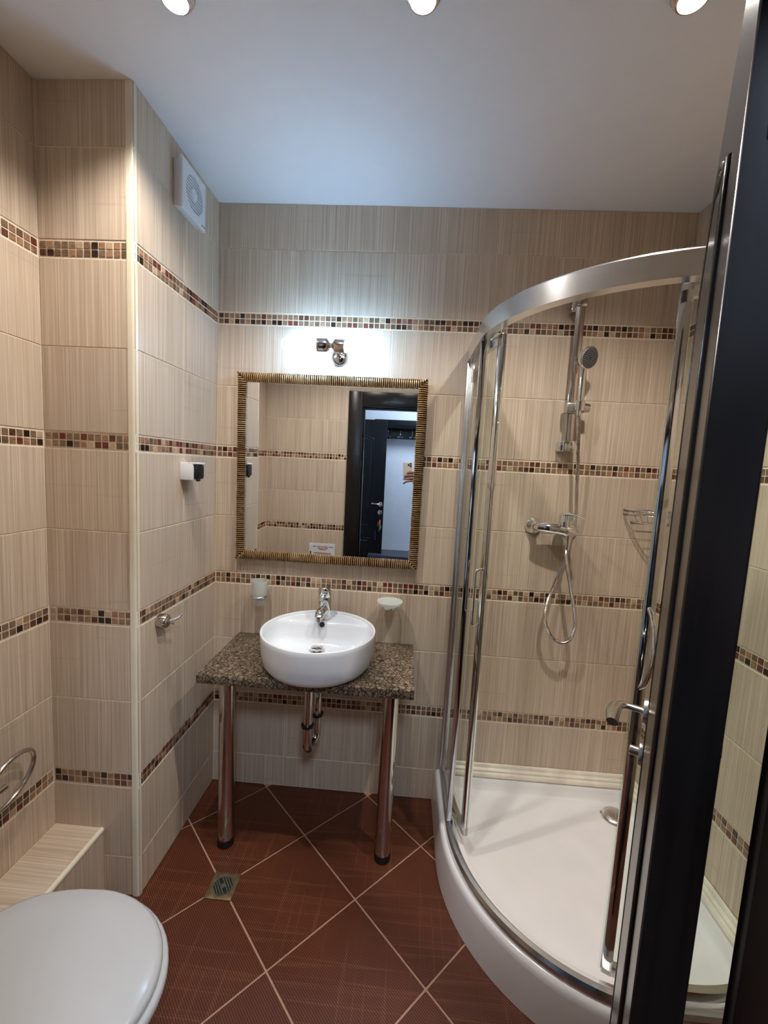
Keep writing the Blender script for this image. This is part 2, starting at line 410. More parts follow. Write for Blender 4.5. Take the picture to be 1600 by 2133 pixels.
def tile_wall(parent, O, U, width, joints, hole=None, u0=0.0, mosaics=True, start=0.004):
    O = Vector(O); U = Vector(U); Zv = Vector((0, 0, 1)); Y = Zv.cross(U)
    base = Matrix((U, Y, Zv)).transposed().to_4x4()
    us = [u0] + [j for j in joints if u0 < j < width] + [width]
    for z0, z1 in rows:
        for a, b_ in zip(us[:-1], us[1:]):
            for r in cut((a, b_, z0, z1), hole):
                w_, h_ = r[1]-r[0]-G, r[3]-r[2]-G
                if w_ < 0.004 or h_ < 0.004: continue
                o = bpy.data.objects.new('tile', slab_mesh(w_, h_, M['tile'], 'tile')); COL.objects.link(o)
                p = O + U*((r[0]+r[1])/2) + Zv*((r[2]+r[3])/2) + Y*T
                mm = base.copy(); mm.translation = p; o.matrix_basis = mm; attach(o, parent)
    if not mosaics: return
    pitch, sz = 0.0225, 0.0187
    cand = []
    for bz in BANDS:
        for row in (-1, 1):
            z = bz + row*pitch/2; u = u0 + start
            while u < width - 0.003:
                w_ = min(sz, width - 0.002 - u)
                if w_ > 0.003 and (hole is None or not (hole[0]-sz < u < hole[1] and hole[2]-sz < z < hole[3])):
                    p = O + U*(u + w_/2) + Zv*z + Y*T
                    q = project(p); sc = 0
                    if q and -20 < q[0] < 1620 and -20 < q[1] < 2150:
                        vd = (CAM - p).normalized(); sc = FPX/q[2]*abs(vd.dot(Y))
                    cand.append((sc, p, w_, random.choices(range(8), MOSW)[0]))
                u += pitch
    cand.sort(key=lambda c: -c[0])
    indiv = [c for c in cand[:300] if c[0] > 60]; rest = cand[len(indiv):]
    for sc, p, w_, k in indiv:
        o = bpy.data.objects.new('mosaic_tile', slab_mesh(w_, sz, MOS[k], 'mos%d' % k, name='mosaic_tile')); COL.objects.link(o)
        mm = base.copy(); mm.translation = p; o.matrix_basis = mm; attach(o, parent)
    if rest:
        mb = MB()
        for sc, p, w_, k in rest:
            mm = base.copy(); mm.translation = p; a, b_ = w_/2, sz/2; c = 0.0009
            def ring(i, y): return [(-a+i, y, -b_+i), (a-i, y, -b_+i), (a-i, y, b_-i), (-a+i, y, b_-i)]
            n0 = len(mb.f); mb.loft([ring(0, 0), ring(0, -T+c), ring(c, -T)], True, True, True, mm)
            mb.mi[n0:] = [k]*(len(mb.f)-n0)
        o = mb.build('mosaic_tiles', MOS, parent, 0, 'small brown and beige mosaic tiles of the bands'); o['kind'] = 'stuff'

tile_wall(wall_back, (0, 0, 0), (1, 0, 0), XR, [0.3307, 0.7307, 1.1307, 1.5307])
tile_wall(wall_pier, (-AW, -PIER, 0), (1, 0, 0), AW-0.022, [])
tile_wall(wall_pier, (0, -PIER, 0), (0, 1, 0), PIER, [PIER-0.272])
tile_wall(wall_left, (-AW, -YF, 0), (0, 1, 0), YF-PIER, [0.175, 0.575], start=0.0075)
tile_wall(wall_right, (XR, 0, 0), (0, -1, 0), YF, [0.21, 0.61, 1.01, 1.41])
tile_wall(wall_front, (XR, -YF, 0), (-1, 0, 0), XR+AW, [0.2, 0.6, 1.0, 1.4, 1.8, 2.1], hole=(XR-1.2, XR-0.335, -1, 2.025))
# corner bead on the pier
tb = MB(); pr = [(-0.022, -PIER+T), (-0.022, -PIER-0.0015), (-0.010, -PIER-0.0020)] + [(-0.010+0.0105*math.sin(R(a)), -PIER+0.0085-0.0105*math.cos(R(a))) for a in (15, 30, 45, 60, 75, 90)] + [(0.0005, -PIER+0.014), (-T, -PIER+0.014)]
tb.prism(pr, 0.0, H-0.001)
tag(tb.build('trim_1', M['trim'], None, 50), 'cream plastic corner bead running up the edge of the tiled pier', 'trim', None, 'structure')

# ---- floor tiles
def clip(poly, ax, val, keep_less):
    out = []
    for i in range(len(poly)):
        a, b_ = poly[i], poly[(i+1) % len(poly)]
        ia = (a[ax] <= val) if keep_less else (a[ax] >= val); ib = (b_[ax] <= val) if keep_less else (b_[ax] >= val)
        if ia: out.append(a)
        if ia != ib:
            t = (val-a[ax])/(b_[ax]-a[ax]); out.append((a[0]+t*(b_[0]-a[0]), a[1]+t*(b_[1]-a[1])))
    return out
HD = 0.2345; n0x, n0y = 0.4945, -0.2515
for i in range(-12, 16):
    for j in range(-12, 16):
        if (i+j) % 2 == 0: continue
        cx, cy = n0x + HD*i, n0y + HD*j; r = HD - 0.0042
        poly = [(cx+r, cy), (cx, cy+r), (cx-r, cy), (cx, cy-r)]
        for ax, val, kl in ((0, XR-0.001, True), (0, -AW+0.001, False), (1, -0.001, True), (1, -YF-0.11, False)):
            poly = clip(poly, ax, val, kl)
            if len(poly) < 3: break
        if len(poly) < 3: continue
        # drop pieces wholly under the pier
        if all(p[0] < -0.001 and p[1] > -PIER+0.001 for p in poly): continue
        ar = abs(sum(poly[k][0]*poly[(k+1) % len(poly)][1]-poly[(k+1) % len(poly)][0]*poly[k][1] for k in range(len(poly))))/2
        if ar < 0.0002: continue
        mb = MB(); mb.prism([(p[0]-cx, p[1]-cy) for p in poly], -0.003, 0.0)
        o = mb.build('floor_tile', M['ftile'], None, 0); o.matrix_basis = Matrix.Translation((cx, cy, 0)); attach(o, floor)

# ------------------------------------------------------------------ tiled ledge in the alcove
LZ, LX = 0.243, -0.122
lg = MB().box(-AW, LX-T, -YF, -PIER, 0.0, LZ-T)
ledge = struct('wall_ledge', lg, M['grout'], 'low tiled ledge with cream edge bead along the alcove wall', 'ledge')
def child_slab(parent, name, mt, center, w_, h_, U, Yv, key):
    o = bpy.data.objects.new(name, slab_mesh(w_, h_, mt, key)); COL.objects.link(o)
    U = Vector(U); Yv = Vector(Yv); Zv = U.cross(Yv)
    mm = Matrix((U, Yv, Zv)).transposed().to_4x4(); mm.translation = center; o.matrix_basis = mm; attach(o, parent)
for k in range(3):
    y1 = -PIER - k*0.4; y0 = max(y1-0.4, -YF)
    if y1-y0 < 0.02: continue
    child_slab(ledge, 'tile', M['tile'], ((-AW+LX-0.008)/2, (y0+y1)/2, LZ-T), (y1-y0)-G, LX-0.008+AW-G, (0, 1, 0), (0, 0, -1), 'tile')
    child_slab(ledge, 'tile', M['tile'], (LX-T, (y0+y1)/2, (LZ-0.008)/2), (y1-y0)-G, LZ-0.008-G, (0, 1, 0), (-1, 0, 0), 'tile')
eb = MB(); pr = [(LX-0.009, LZ-0.009), (LX-0.009, LZ+0.0005)] + [(LX-0.007+0.0085*math.sin(R(a)), LZ-0.008+0.0085*math.cos(R(a))) for a in (10, 30, 50, 70, 90)] + [(LX+0.0015, LZ-0.011), (LX-T, LZ-0.011)]
eb.loft([[(x, -PIER-0.0002, z) for x, z in pr], [(x, -YF+0.001, z) for x, z in pr]])
eb.build('edge_bead', M['trim'], ledge, 50, 'cream edge bead')

# ------------------------------------------------------------------ shower
TXL, TS, TR_ = 1.024, 0.862, 0.55
def quad(d, dw, z, n=26, xl=TXL, s=TS, r=TR_):
    # outline of the quadrant tray, inset d on the free sides and dw on the wall sides
    x0, y1 = xl + d, -dw; x1, y0 = XR - dw, -s + d; rr = max(r - d, 0.05)
    cx, cy = xl + r, -s + r
    pts = [(x1, y1, z)]
    for k in range(1, 6): pts.append((x1 + (x0-x1)*k/6, y1, z))
    pts.append((x0, y1, z))
    for k in range(1, 4): pts.append((x0, y1 + (cy-y1)*k/4, z))
    for k in range(n+1):
        a = PI + (PI/2)*k/n; pts.append((cx + rr*math.cos(a), cy + rr*math.sin(a), z))
    for k in range(1, 4): pts.append((cx + (x1-cx)*k/4, y0, z))
    pts.append((x1, y0, z))
    for k in range(1, 6): pts.append((x1, y0 + (y1-y0)*k/6, z))
    return pts
tray = thing('shower_tray', 'white acrylic quarter round shower tray with a tall curved apron', 'shower tray', (1.45, -0.4, 0))
tm = MB()
tm.loft([quad(-0.006, 0.004, 0.001), quad(-0.003, 0.004, 0.06), quad(0.002, 0.004, 0.125), quad(0.004, 0.004, 0.138), quad(0.009, 0.004, 0.146), quad(0.016, 0.004, 0.150), quad(0.026, 0.004, 0.1505),
         quad(0.068, 0.022, 0.150), quad(0.076, 0.028, 0.146), quad(0.082, 0.034, 0.128), quad(0.092, 0.042, 0.104), quad(0.108, 0.056, 0.094), quad(0.16, 0.10, 0.090), quad(0.30, 0.25, 0.088)], True, True)
tm.build('tray_body', M['acryl'], tray, 40)
wm = MB(); wm.lathe([(0.046, 0.0), (0.050, 0.003), (0.046, 0.008), (0.030, 0.013), (0.004, 0.015)], 32, Matrix.Translation((1.775, -0.115, 0.089)))
wd = wm.build('drain_cover', M['nickel'], tray, 40, 'round satin metal drain cover')
MB().lathe([(0.058, 0.0), (0.058, 0.0025), (0.048, 0.003)], 32, Matrix.Translation((1.775, -0.115, 0.0885))).build('drain_ring', M['chrome'], wd, 40)
# cream sealing strips
def seal(name, label, pts):
    prof = [(0, 0.150), (0.030, 0.1515), (0.030, 0.160), (0.024, 0.166), (0.019, 0.168), (0.019, 0.176), (0.013, 0.181), (0.010, 0.183), (0.010, 0.193), (0.004, 0.199), (0, 0.199)]
    tag(MB().sweep(pts, prof).build(name, M['seal'], None, 50), label, 'trim', None, 'structure')
seal('trim_2', 'stained cream sealing strip between shower tray and back wall', [(TXL+0.085, -0.001, 0), (XR-0.002, -0.001, 0)])
seal('trim_3', 'cream sealing strip between shower tray and right wall', [(XR-0.002, -0.004, 0), (XR-0.002, -TS+0.05, 0)])

enc = thing('shower_enclosure', 'curved glass shower enclosure with satin aluminium rails and sliding doors', 'shower cabin', (1.45, -0.4, 0.15))
EX, EY, ER = 1.058, -0.834, 0.518
ECX, ECY = EX + ER, EY + ER
path = [(EX, -0.004), (EX, -0.10), (EX, -0.20), (EX, -0.28)] + [(ECX + ER*math.cos(a), ECY + ER*math.sin(a)) for a in [PI + PI/2*k/30 for k in range(31)]] + [(1.65, EY), (1.76, EY), (XR-0.003, EY)]
def rail(name, z0, z1, prof):
    MB().sweep([(x, y, 0) for x, y in path], prof).build(name, M['alu'], enc, 18)
# travel direction: down the left side, so 'out' (right of travel) is -x
rail('top_rail', 0, 0, [(0.016, 1.930), (0.016, 1.985), (0.013, 1.989), (-0.014, 1.989), (-0.018, 1.985), (-0.018, 1.930)])
rail('bottom_rail', 0, 0, [(0.014, 0.1515), (0.014, 0.168), (0.008, 0.178), (-0.004, 0.180), (-0.006, 0.170), (-0.016, 0.168), (-0.020, 0.162), (-0.020, 0.1515)])
def vprof(x0, x1, y0, y1, name='wall_profile', z0=0.178, z1=1.94, mt='alu', parent=None, mat=None):
    mb = MB(); mb.box(x0, x1, y0, y1, z0, z1, 0.003, 2, mat); return mb.build(name, M[mt], parent or enc, 40)
vprof(EX-0.016, EX+0.016, -0.030, -0.001)
vprof(EX-0.006, EX+0.008, -0.052, -0.030, 'glass_clamp')
vprof(XR-0.030, XR-0.001, EY-0.016, EY+0.016)
vprof(EX-0.011, EX+0.009, -0.318, -0.300, 'panel_profile', mt='chrome')
vprof(ECX-0.009, ECX+0.009, EY-0.010, EY+0.010, 'panel_profile', mt='chrome')
MB().box(EX-0.003, EX+0.003, -0.300, -0.050, 0.180, 1.94).build('fixed_glass', M['glass'], enc, 0)
MB().box(ECX+0.009, XR-0.030, EY-0.003, EY+0.003, 0.180, 1.94).build('fixed_glass', M['glass'], enc, 0)
def arc_between(p, q, r, side, n=14):
    p, q = Vector(p), Vector(q); mid = (p+q)/2; d = q-p; h = math.sqrt(r*r-(d.length/2)**2)
    nrm = Vector((-d.y, d.x)).normalized()*side; c = mid + nrm*h
    a0 = math.atan2(p.y-c.y, p.x-c.x); a1 = math.atan2(q.y-c.y, q.x-c.x)
    while a1-a0 > PI: a1 -= 2*PI
    while a1-a0 < -PI: a1 += 2*PI
    return [(c.x+r*math.cos(a0+(a1-a0)*k/n), c.y+r*math.sin(a0+(a1-a0)*k/n)) for k in range(n+1)], c
def sliding_door(pts, c, name, hs, bow):
    # pts[0] is the free edge
    z0, z1 = 0.188, 1.932
    P3 = [(x, y, 0) for x, y in pts]
    pan = MB().sweep(P3, [(0.003, z0+0.02), (0.003, z1-0.02), (-0.003, z1-0.02), (-0.003, z0+0.02)]).build('door_glass', M['glass'], enc, 40)
    for za, zb in ((z0, z0+0.028), (z1-0.028, z1)):
        MB().sweep(P3, [(0.009, za), (0.009, zb), (-0.009, zb), (-0.009, za)]).build('door_rail', M['alu'], enc, 40)
    t = (Vector(pts[1])-Vector(pts[0])).normalized(); t3 = Vector((t.x, t.y, 0)); o3 = (Vector((pts[0][0], pts[0][1], 0)) - Vector((c.x, c.y, 0))).normalized()
    o3 = (o3 - t3*o3.dot(t3)).normalized()
    mm = Matrix((t3, o3, Vector((0, 0, 1)))).transposed().to_4x4(); mm.translation = (pts[0][0], pts[0][1], 0)
    if mm.to_3x3().determinant() < 0:
        mm = Matrix((-t3, o3, Vector((0, 0, 1)))).transposed().to_4x4(); mm.translation = (pts[0][0], pts[0][1], 0); sg = -1
    else: sg = 1
    a, b_ = sorted((0.0, sg*0.026))
    pe = MB().box(a, b_, -0.010, 0.010, z0-0.004, z1+0.004, 0.004, 2, mm).build('door_profile', M['chrome'], enc, 40)
    a, b_ = sorted((0.0, -sg*0.006))
    MB().box(a, b_, -0.004, 0.004, z0, z1, 0.002, 1, mm).build('seal_strip', M['glass'], pe, 40, 'clear magnetic door seal')
    e = Vector((pts[-1][0], pts[-1][1], 0)); 
    me = mm.copy(); me.translation = e
    MB().box(-0.003, 0.003, -0.006, 0.006, z0, z1, 0.001, 1, me).build('door_profile', M['alu'], enc, 40)
    # bow handle, sub-part of the profile
    def L(u, o, z): return mm @ Vector((sg*u, o, z))
    hz0, hz1 = hs
    if bow:
        hp = []
        for k in range(17):
            s_ = k/16; z = hz0 + (hz1-hz0)*s_; b2 = math.sin(PI*s_)**0.7
            hp.append(L(0.013+0.016*b2, 0.010+0.034*b2, z))
        MB().tube(hp, 0.006, 10, None, False, 1.0).build('handle', M['chrome'], pe, 60, 'bowed chrome pull handle')
    else:
        hp = [L(0.012, 0.008, hz0), L(0.012, 0.022, hz0)] + [L(0.012, 0.022+0.012*math.sin(R(a)), hz0+0.012-0.012*math.cos(R(a))) for a in (30, 60, 90)] + \
             [L(0.012, 0.034, hz1-0.012)] + [L(0.012, 0.022+0.012*math.cos(R(a)), hz1-0.012+0.012*math.sin(R(a))) for a in (30, 60, 90)] + [L(0.012, 0.008, hz1)]
        MB().tube(hp, 0.005, 10).build('handle', M['chrome'], pe, 60, 'chrome pull handle')
    for zz in (z0-0.004, z1+0.004):
        for ix in (4, len(pts)-4):
            q = Vector((pts[ix][0], pts[ix][1], zz)); dv = o3*0.010
            MB().cyl(q - dv*0.5, q + dv*0.6, 0.011, 14).build('roller', M['plastic'], enc, 40)
pl, cl = arc_between((1.110, -0.388), (1.106, -0.030), 0.478, -1)
pr_, cr = arc_between((1.418, -0.766), (1.802, -0.780), 0.478, 1)
sliding_door(pl, cl, 'left', (0.972, 1.165), False)
sliding_door(pr_, cr, 'right', (0.985, 1.185), True)

# ---- shower rail, hand shower, hose, mixer
sr_ = thing('shower_rail', 'flat chrome sliding rail fixed to the shower wall', 'shower rail', (1.462, 0, 1.58))
rb = MB(); rb.loft([[(1.462+0.0175*math.cos(2*PI*i/24), -0.045+0.006*math.sin(2*PI*i/24), z) for i in range(24)] for z in (1.62, 2.165)]); rb.build('bar', M['chrome2'], sr_, 50)
MB().box(1.443, 1.483, -0.056, -0.034, 2.150, 2.196, 0.005, 2).build('end_cap', M['chrome2'], sr_, 40)
MB().box(1.440, 1.484, -0.058, -0.032, 1.590, 1.636, 0.005, 2).build('end_cap', M['chrome'], sr_, 40)
for z in (2.155, 1.612): MB().box(1.430, 1.462, -0.040, -0.002, z-0.02, z+0.02, 0.003, 1).build('wall_bracket', M['chrome'], sr_, 40)
sl = MB(); sl.box(1.434, 1.492, -0.072, -0.030, 1.742, 1.785, 0.009, 3); sl.build('slider', M['nickel'], sr_, 40)
kn = MB(); kn.cyl((1.500, -0.062, 1.764), (1.522, -0.062, 1.764), 0.020, 20, 0.017); kn.build('knob', M['chrome2'], sr_, 40)
hl = MB(); hl.lathe([(0.012, -0.02), (0.018, -0.018), (0.0195, 0.018), (0.0165, 0.02)], 20, axis_mat((1.476, -0.092, 1.768), (0.0, -0.12, 1))); hl.build('holder', M['chrome'], sr_, 40)

hs = thing('hand_shower', 'round chrome hand shower with a dark grey spray face', 'shower head', (1.476, -0.09, 1.75))
hv = MB(); hv.tube([(1.474, -0.088, 1.742), (1.475, -0.092, 1.78), (1.475, -0.094, 1.83), (1.474, -0.097, 1.88), (1.474, -0.103, 1.915), (1.476, -0.108, 1.94)], 0.012, 16, [0.008, 0.0105, 0.0125, 0.0125, 0.012, 0.010])
hv.build('handle', M['chrome'], hs, 60)
hc = Vector((1.480, -0.112, 1.942)); hn = Vector((0.42, -0.86, -0.27)).normalized(); hm = axis_mat(hc, hn)
MB().lathe([(0.010, -0.030), (0.024, -0.024), (0.036, -0.010), (0.041, 0.002), (0.042, 0.008), (0.040, 0.011), (0.037, 0.012)], 36, hm).build('head', M['chrome'], hs, 50)
fc = MB().lathe([(0.0365, 0.010), (0.0365, 0.0126), (0.030, 0.0136)], 36, hm).build('spray_face', simple('dark_grey_rubber', sr(52, 52, 52), 0.5, var=0.1), hs, 50, 'dark grey spray face')
nz = MB()
for k, (rad, cnt) in enumerate([(0.008, 6), (0.014, 12), (0.020, 16), (0.026, 22), (0.032, 28)]):
    for i in range(cnt):
        a = 2*PI*i/cnt + k*0.3; nz.box(-0.0008, 0.0008, -0.0008, 0.0008, 0.012, 0.0148, 0, 1, hm @ Matrix.Translation((rad*math.cos(a), rad*math.sin(a), 0)))
no = nz.build('spray_nozzles', simple('pale_rubber', sr(190, 190, 186), 0.5), fc, 0, 'pale spray nozzles'); no['kind'] = 'stuff'

hose_pts = [(1.487, -0.072, 1.215), (1.485, -0.072, 1.172), (1.499, -0.074, 1.109), (1.519, -0.078, 1.025), (1.539, -0.080, 0.941), (1.546, -0.080, 0.876), (1.532, -0.078, 0.824), (1.502, -0.074, 0.808), (1.461, -0.070, 0.830), (1.432, -0.064, 0.889),
            (1.432, -0.058, 0.954), (1.451, -0.050, 1.02), (1.470, -0.042, 1.073), (1.492, -0.034, 1.142), (1.512, -0.028, 1.219), (1.524, -0.030, 1.29), (1.520, -0.045, 1.361), (1.505, -0.065, 1.443), (1.495, -0.078, 1.55), (1.484, -0.086, 1.65), (1.475, -0.089, 1.738)]
def catmull(P, n=8):
    P = [Vector(p) for p in P]; out = []
    for i in range(len(P)-1):
        p0 = P[max(i-1, 0)]; p1 = P[i]; p2 = P[i+1]; p3 = P[min(i+2, len(P)-1)]
        for k in range(n):
            t = k/n
            out.append(0.5*((2*p1) + (p2-p0)*t + (2*p0-5*p1+4*p2-p3)*t*t + (3*p1-p0-3*p2+p3)*t**3))
    out.append(P[-1]); return out
hp = catmull(hose_pts, 24)
ho = thing('shower_hose', 'ribbed chrome shower hose hanging in a loop below the mixer', 'shower hose', (1.49, -0.07, 0.81))
MB().tube(hp, 0.0075, 10, [0.0078 if (i % 2) else 0.0064 for i in range(len(hp))]).build('hose_tube', M['chrome2'], ho, 0)
MB().cyl((1.487, -0.072, 1.238), (1.487, -0.072, 1.198), 0.0105, 16, 0.0085).build('hose_nut', M['chrome'], ho, 40)
MB().cyl((1.475, -0.089, 1.730), (1.4745, -0.088, 1.752), 0.0075, 16, 0.0095).build('hose_nut', M['chrome'], ho, 40)

mx = thing('shower_mixer', 'chrome shower mixer tap with two round wall roses', 'tap', (1.44, 0, 1.28))
for x in (1.366, 1.516):
    rz = MB().lathe([(0.034, 0.001), (0.034, 0.006), (0.030, 0.014), (0.018, 0.026), (0.014, 0.034)], 32, axis_mat((x, 0, 1.280), (0, -1, 0))); rz.build('wall_rose', M['chrome'], mx, 40)
    MB().cyl((x, -0.02, 1.280), (x + (0.012 if x < 1.44 else -0.012), -0.062, 1.280), 0.0135, 18).build('inlet', M['chrome'], mx, 40)
MB().tube([(1.366, -0.066, 1.282), (1.385, -0.071, 1.284), (1.415, -0.073, 1.283), (1.445, -0.074, 1.281), (1.475, -0.074, 1.276), (1.505, -0.072, 1.274), (1.518, -0.068, 1.276)], 0.02, 18,
          [0.015, 0.0195, 0.0225, 0.0245, 0.0255, 0.0215, 0.014]).build('body', M['chrome'], mx, 60)
MB().lathe([(0.022, -0.006), (0.023, 0.018), (0.0215, 0.022), (0.0215, 0.040), (0.019, 0.047), (0.010, 0.050)], 28, Matrix.Translation((1.466, -0.074, 1.296))).build('cartridge_cap', M['chrome'], mx, 40)
lv = MB(); lv.tube([(1.462, -0.078, 1.340), (1.476, -0.094, 1.345), (1.493, -0.116, 1.344), (1.508, -0.136, 1.338), (1.515, -0.146, 1.334)], 0.01, 14, [0.016, 0.015, 0.011, 0.009, 0.006], False, 0.5); lv.build('lever', M['chrome'], mx, 60)
MB().cyl((1.487, -0.073, 1.262), (1.487, -0.073, 1.234), 0.012, 18).build('outlet', M['chrome'], mx, 40)

# wire basket in the corner
bk = thing('wire_basket', 'chrome wire corner basket on the shower wall', 'basket', (XR-0.08, -0.08, 1.33))
def quarter(r, z, n=14): return [(XR-0.004-r*math.cos(a), -0.004-r*math.sin(a), z) for a in [PI/2*k/n for k in range(n+1)]]
for z, r in ((1.372, 0.158), (1.356, 0.158), (1.322, 0.125)):
    MB().tube([(XR-0.004, -0.004, z)] + quarter(r, z), 0.0028, 8, closed=True).build('wire_rim', M['chrome'], bk, 60)
for k in range(1, 9):
    a = PI/2*k/9
    p0 = Vector((XR-0.004-0.158*math.cos(a), -0.004-0.158*math.sin(a), 1.366)); p1 = Vector((XR-0.004-0.125*math.cos(a), -0.004-0.125*math.sin(a), 1.322)); p2 = Vector((XR-0.012, p1.y, 1.322))
    MB().tube([p0, p1, p2], 0.0018, 6).build('wire', M['chrome2'], bk, 60)

# ------------------------------------------------------------------ mirror
mir = thing('wall_mirror', 'square mirror in a ribbed antique gold frame above the basin', 'mirror', (0.4945, -0.005, 1.46))
mrot = Matrix.Rotation(R(-0.342), 4, 'Z') @ Matrix.Rotation(R(0.588), 4, 'X')
mir.matrix_basis = Matrix.Translation((0.4945, -0.018, 1.4595)) @ mrot
def mbuild(mb, name, mt, sm=38, label=None):
    o = mb.build(name, mt, None, sm); o.parent = mir; o.matrix_parent_inverse = Matrix()
    if label: o['label'] = label
    return o
HM = 0.3945; FW = 0.039
mbuild(MB().box(-HM+0.01, HM-0.01, -0.004, 0.008, -HM+0.01, HM-0.01), 'backing_board', M['hallfloor'], 0)
mbuild(MB().box(-HM+FW-0.004, HM-FW+0.004, -0.009, -0.004, -HM+FW-0.004, HM-FW+0.004), 'mirror_glass', M['mirror'], 0)
random.seed(3)
for side in range(4):
    mb = MB(); n = 92; rot = Matrix.Rotation(side*PI/2, 4, 'Y')
    mb.add([(-HM, -0.006, HM), (HM, -0.006, HM), (HM-FW, -0.008, HM-FW), (-HM+FW, -0.008, HM-FW), (-HM, 0.006, HM), (HM, 0.006, HM), (HM-FW, 0.0, HM-FW), (-HM+FW, 0.0, HM-FW)],
           [(0, 1, 2, 3), (4, 5, 1, 0), (4, 7, 6, 5), (3, 2, 6, 7), (0, 3, 7, 4), (1, 5, 6, 2)], rot, 1)
    pw = 2*HM/n
    for i in range(n):
        xa, xb = -HM + i*pw, -HM + (i+1)*pw; xm = (xa+xb)/2; hgt = 0.0045*random.uniform(0.6, 1.25); jt = random.uniform(-0.0006, 0.0006)
        dep = FW if abs(xm) < HM-FW else HM - abs(xm)
        if dep < 0.004: dep = 0.004
        prof = [(HM, -0.010), (HM-dep*0.25, -0.021), (HM-dep*0.6, -0.0225), (HM-dep*0.98, -0.014)]
        vs = []
        for z, y in prof: vs += [(xa+pw*0.16+jt, y+0.006, z), (xa+pw*0.32+jt, y-hgt, z), (xa+pw*0.68+jt, y-hgt, z), (xb-pw*0.16+jt, y+0.006, z)]
        xa += pw*0.16; xb -= pw*0.16; vs += [(xa+jt, -0.004, HM), (xb+jt, -0.004, HM), (xa+jt, -0.006, HM-dep*0.98), (xb+jt, -0.006, HM-dep*0.98)]
        fs = []
        for r in range(3):
            for c in range(3): fs.append((r*4+c, r*4+c+1, (r+1)*4+c+1, (r+1)*4+c))
        fs += [(16, 17, 3, 2, 1, 0), (12, 13, 14, 15, 19, 18), (16, 0, 4, 8, 12, 18), (17, 19, 15, 11, 7, 3)]
        mb.add(vs, fs, rot)
    mbuild(mb, 'frame_rail', [M['gold'], M['golddark']], 50)

# ------------------------------------------------------------------ lamp over the mirror
lamp = thing('wall_lamp', 'twin tube chrome wall lamp with two frosted glass shades above the mirror', 'lamp', (0.518, 0, 1.935))
MB().lathe([(0.034, 0.001), (0.036, 0.006), (0.034, 0.014), (0.022, 0.026), (0.008, 0.030)], 32, axis_mat((0.519, 0, 1.935), (0, -1, 0))).build('wall_plate', M['chrome'], lamp, 45)
LY, LZ_ = -0.130, 1.946
MB().tube([(0.519, -0.026, 1.937), (0.516, -0.060, 1.942), (0.511, -0.105, 1.944), (0.508, LY, LZ_)], 0.008, 14).build('arm', M['chrome'], lamp, 60)
MB().tube([(0.472, LY, LZ_+0.001), (0.500, LY, LZ_), (0.515, LY, LZ_)], 0.009, 14).build('arm', M['chrome'], lamp, 60)
for s_, x0 in ((-1, 0.497), (1, 0.512)):
    ax = axis_mat((x0, LY, LZ_ + (0.001 if s_ < 0 else -0.001)), (s_, 0, -0.01))
    MB().lathe([(0.009, -0.004), (0.020, 0.004), (0.025, 0.010), (0.025, 0.046), (0.022, 0.047)], 28, ax).build('socket_cup', M['chrome2'], lamp, 40)
    sh = MB(); sh.lathe([(0.0215, 0.044), (0.0225, 0.07), (0.0225, 0.180), (0.0205, 0.180), (0.0205, 0.07), (0.0195, 0.046)], 28, ax, False, False)
    sh.build('glass_shade', M['shade'], lamp, 40, 'frosted glass tube shade')
    MB().lathe([(0.004, 0.052), (0.010, 0.058), (0.0125, 0.070), (0.0125, 0.135), (0.008, 0.146), (0.002, 0.149)], 20, ax).build('bulb', M['bulb'], lamp, 40, 'bright cool white bulb')

# ------------------------------------------------------------------ vanity
van = thing('vanity_table', 'brown granite vanity slab standing on two chrome legs', 'vanity', (0.505, -0.2, 0))
MB().box(0.115, 0.893, -0.400, -0.003, 0.691, 0.725, 0.0018, 2).build('granite_top', M['granite'], van, 40)
for x in (0.199, 0.813):
    lg = MB().lathe([(0.030, 0.690), (0.030, 0.030)], 32, Matrix.Translation((x, -0.320, 0))).build('leg', M['chrome2'], van, 40, 'round chrome leg')
    MB().lathe([(0.031, 0.031), (0.0315, 0.028), (0.030, 0.020), (0.0315, 0.017), (0.031, 0.003), (0.028, 0.0005)], 32, Matrix.Translation((x, -0.320, 0))).build('foot', M['black'], lg, 40, 'black plastic foot')

BX, BY, BZ0, BZ1, BR = 0.523, -0.258, 0.7255, 0.868, 0.217
bas = thing('washbasin', 'round white ceramic vessel basin on the granite slab', 'basin', (BX, BY, BZ0))
NB = 72; c0 = Vector((0.0, -0.045))
def dcirc(t, rho):
    d = Vector((math.cos(t), math.sin(t))); bq = c0.dot(d); return -bq + math.sqrt(bq*bq - (c0.dot(c0) - rho*rho))
def dopen(t, rho, yl):
    a = dcirc(t, rho); s_ = math.sin(t)
    if s_ <= 0.05: return a
    b_ = (yl - c0.y)/s_; p = 14.0
    return (a**-p + b_**-p)**(-1/p)
def bring(fn, z): return [(BX + c0.x + fn(2*PI*i/NB)*math.cos(2*PI*i/NB), BY + c0.y + fn(2*PI*i/NB)*math.sin(2*PI*i/NB), z if not callable(z) else z(2*PI*i/NB)) for i in range(NB)]
YL = 0.100
def zl(d):
    return lambda t: BZ1 - 0.004 - d
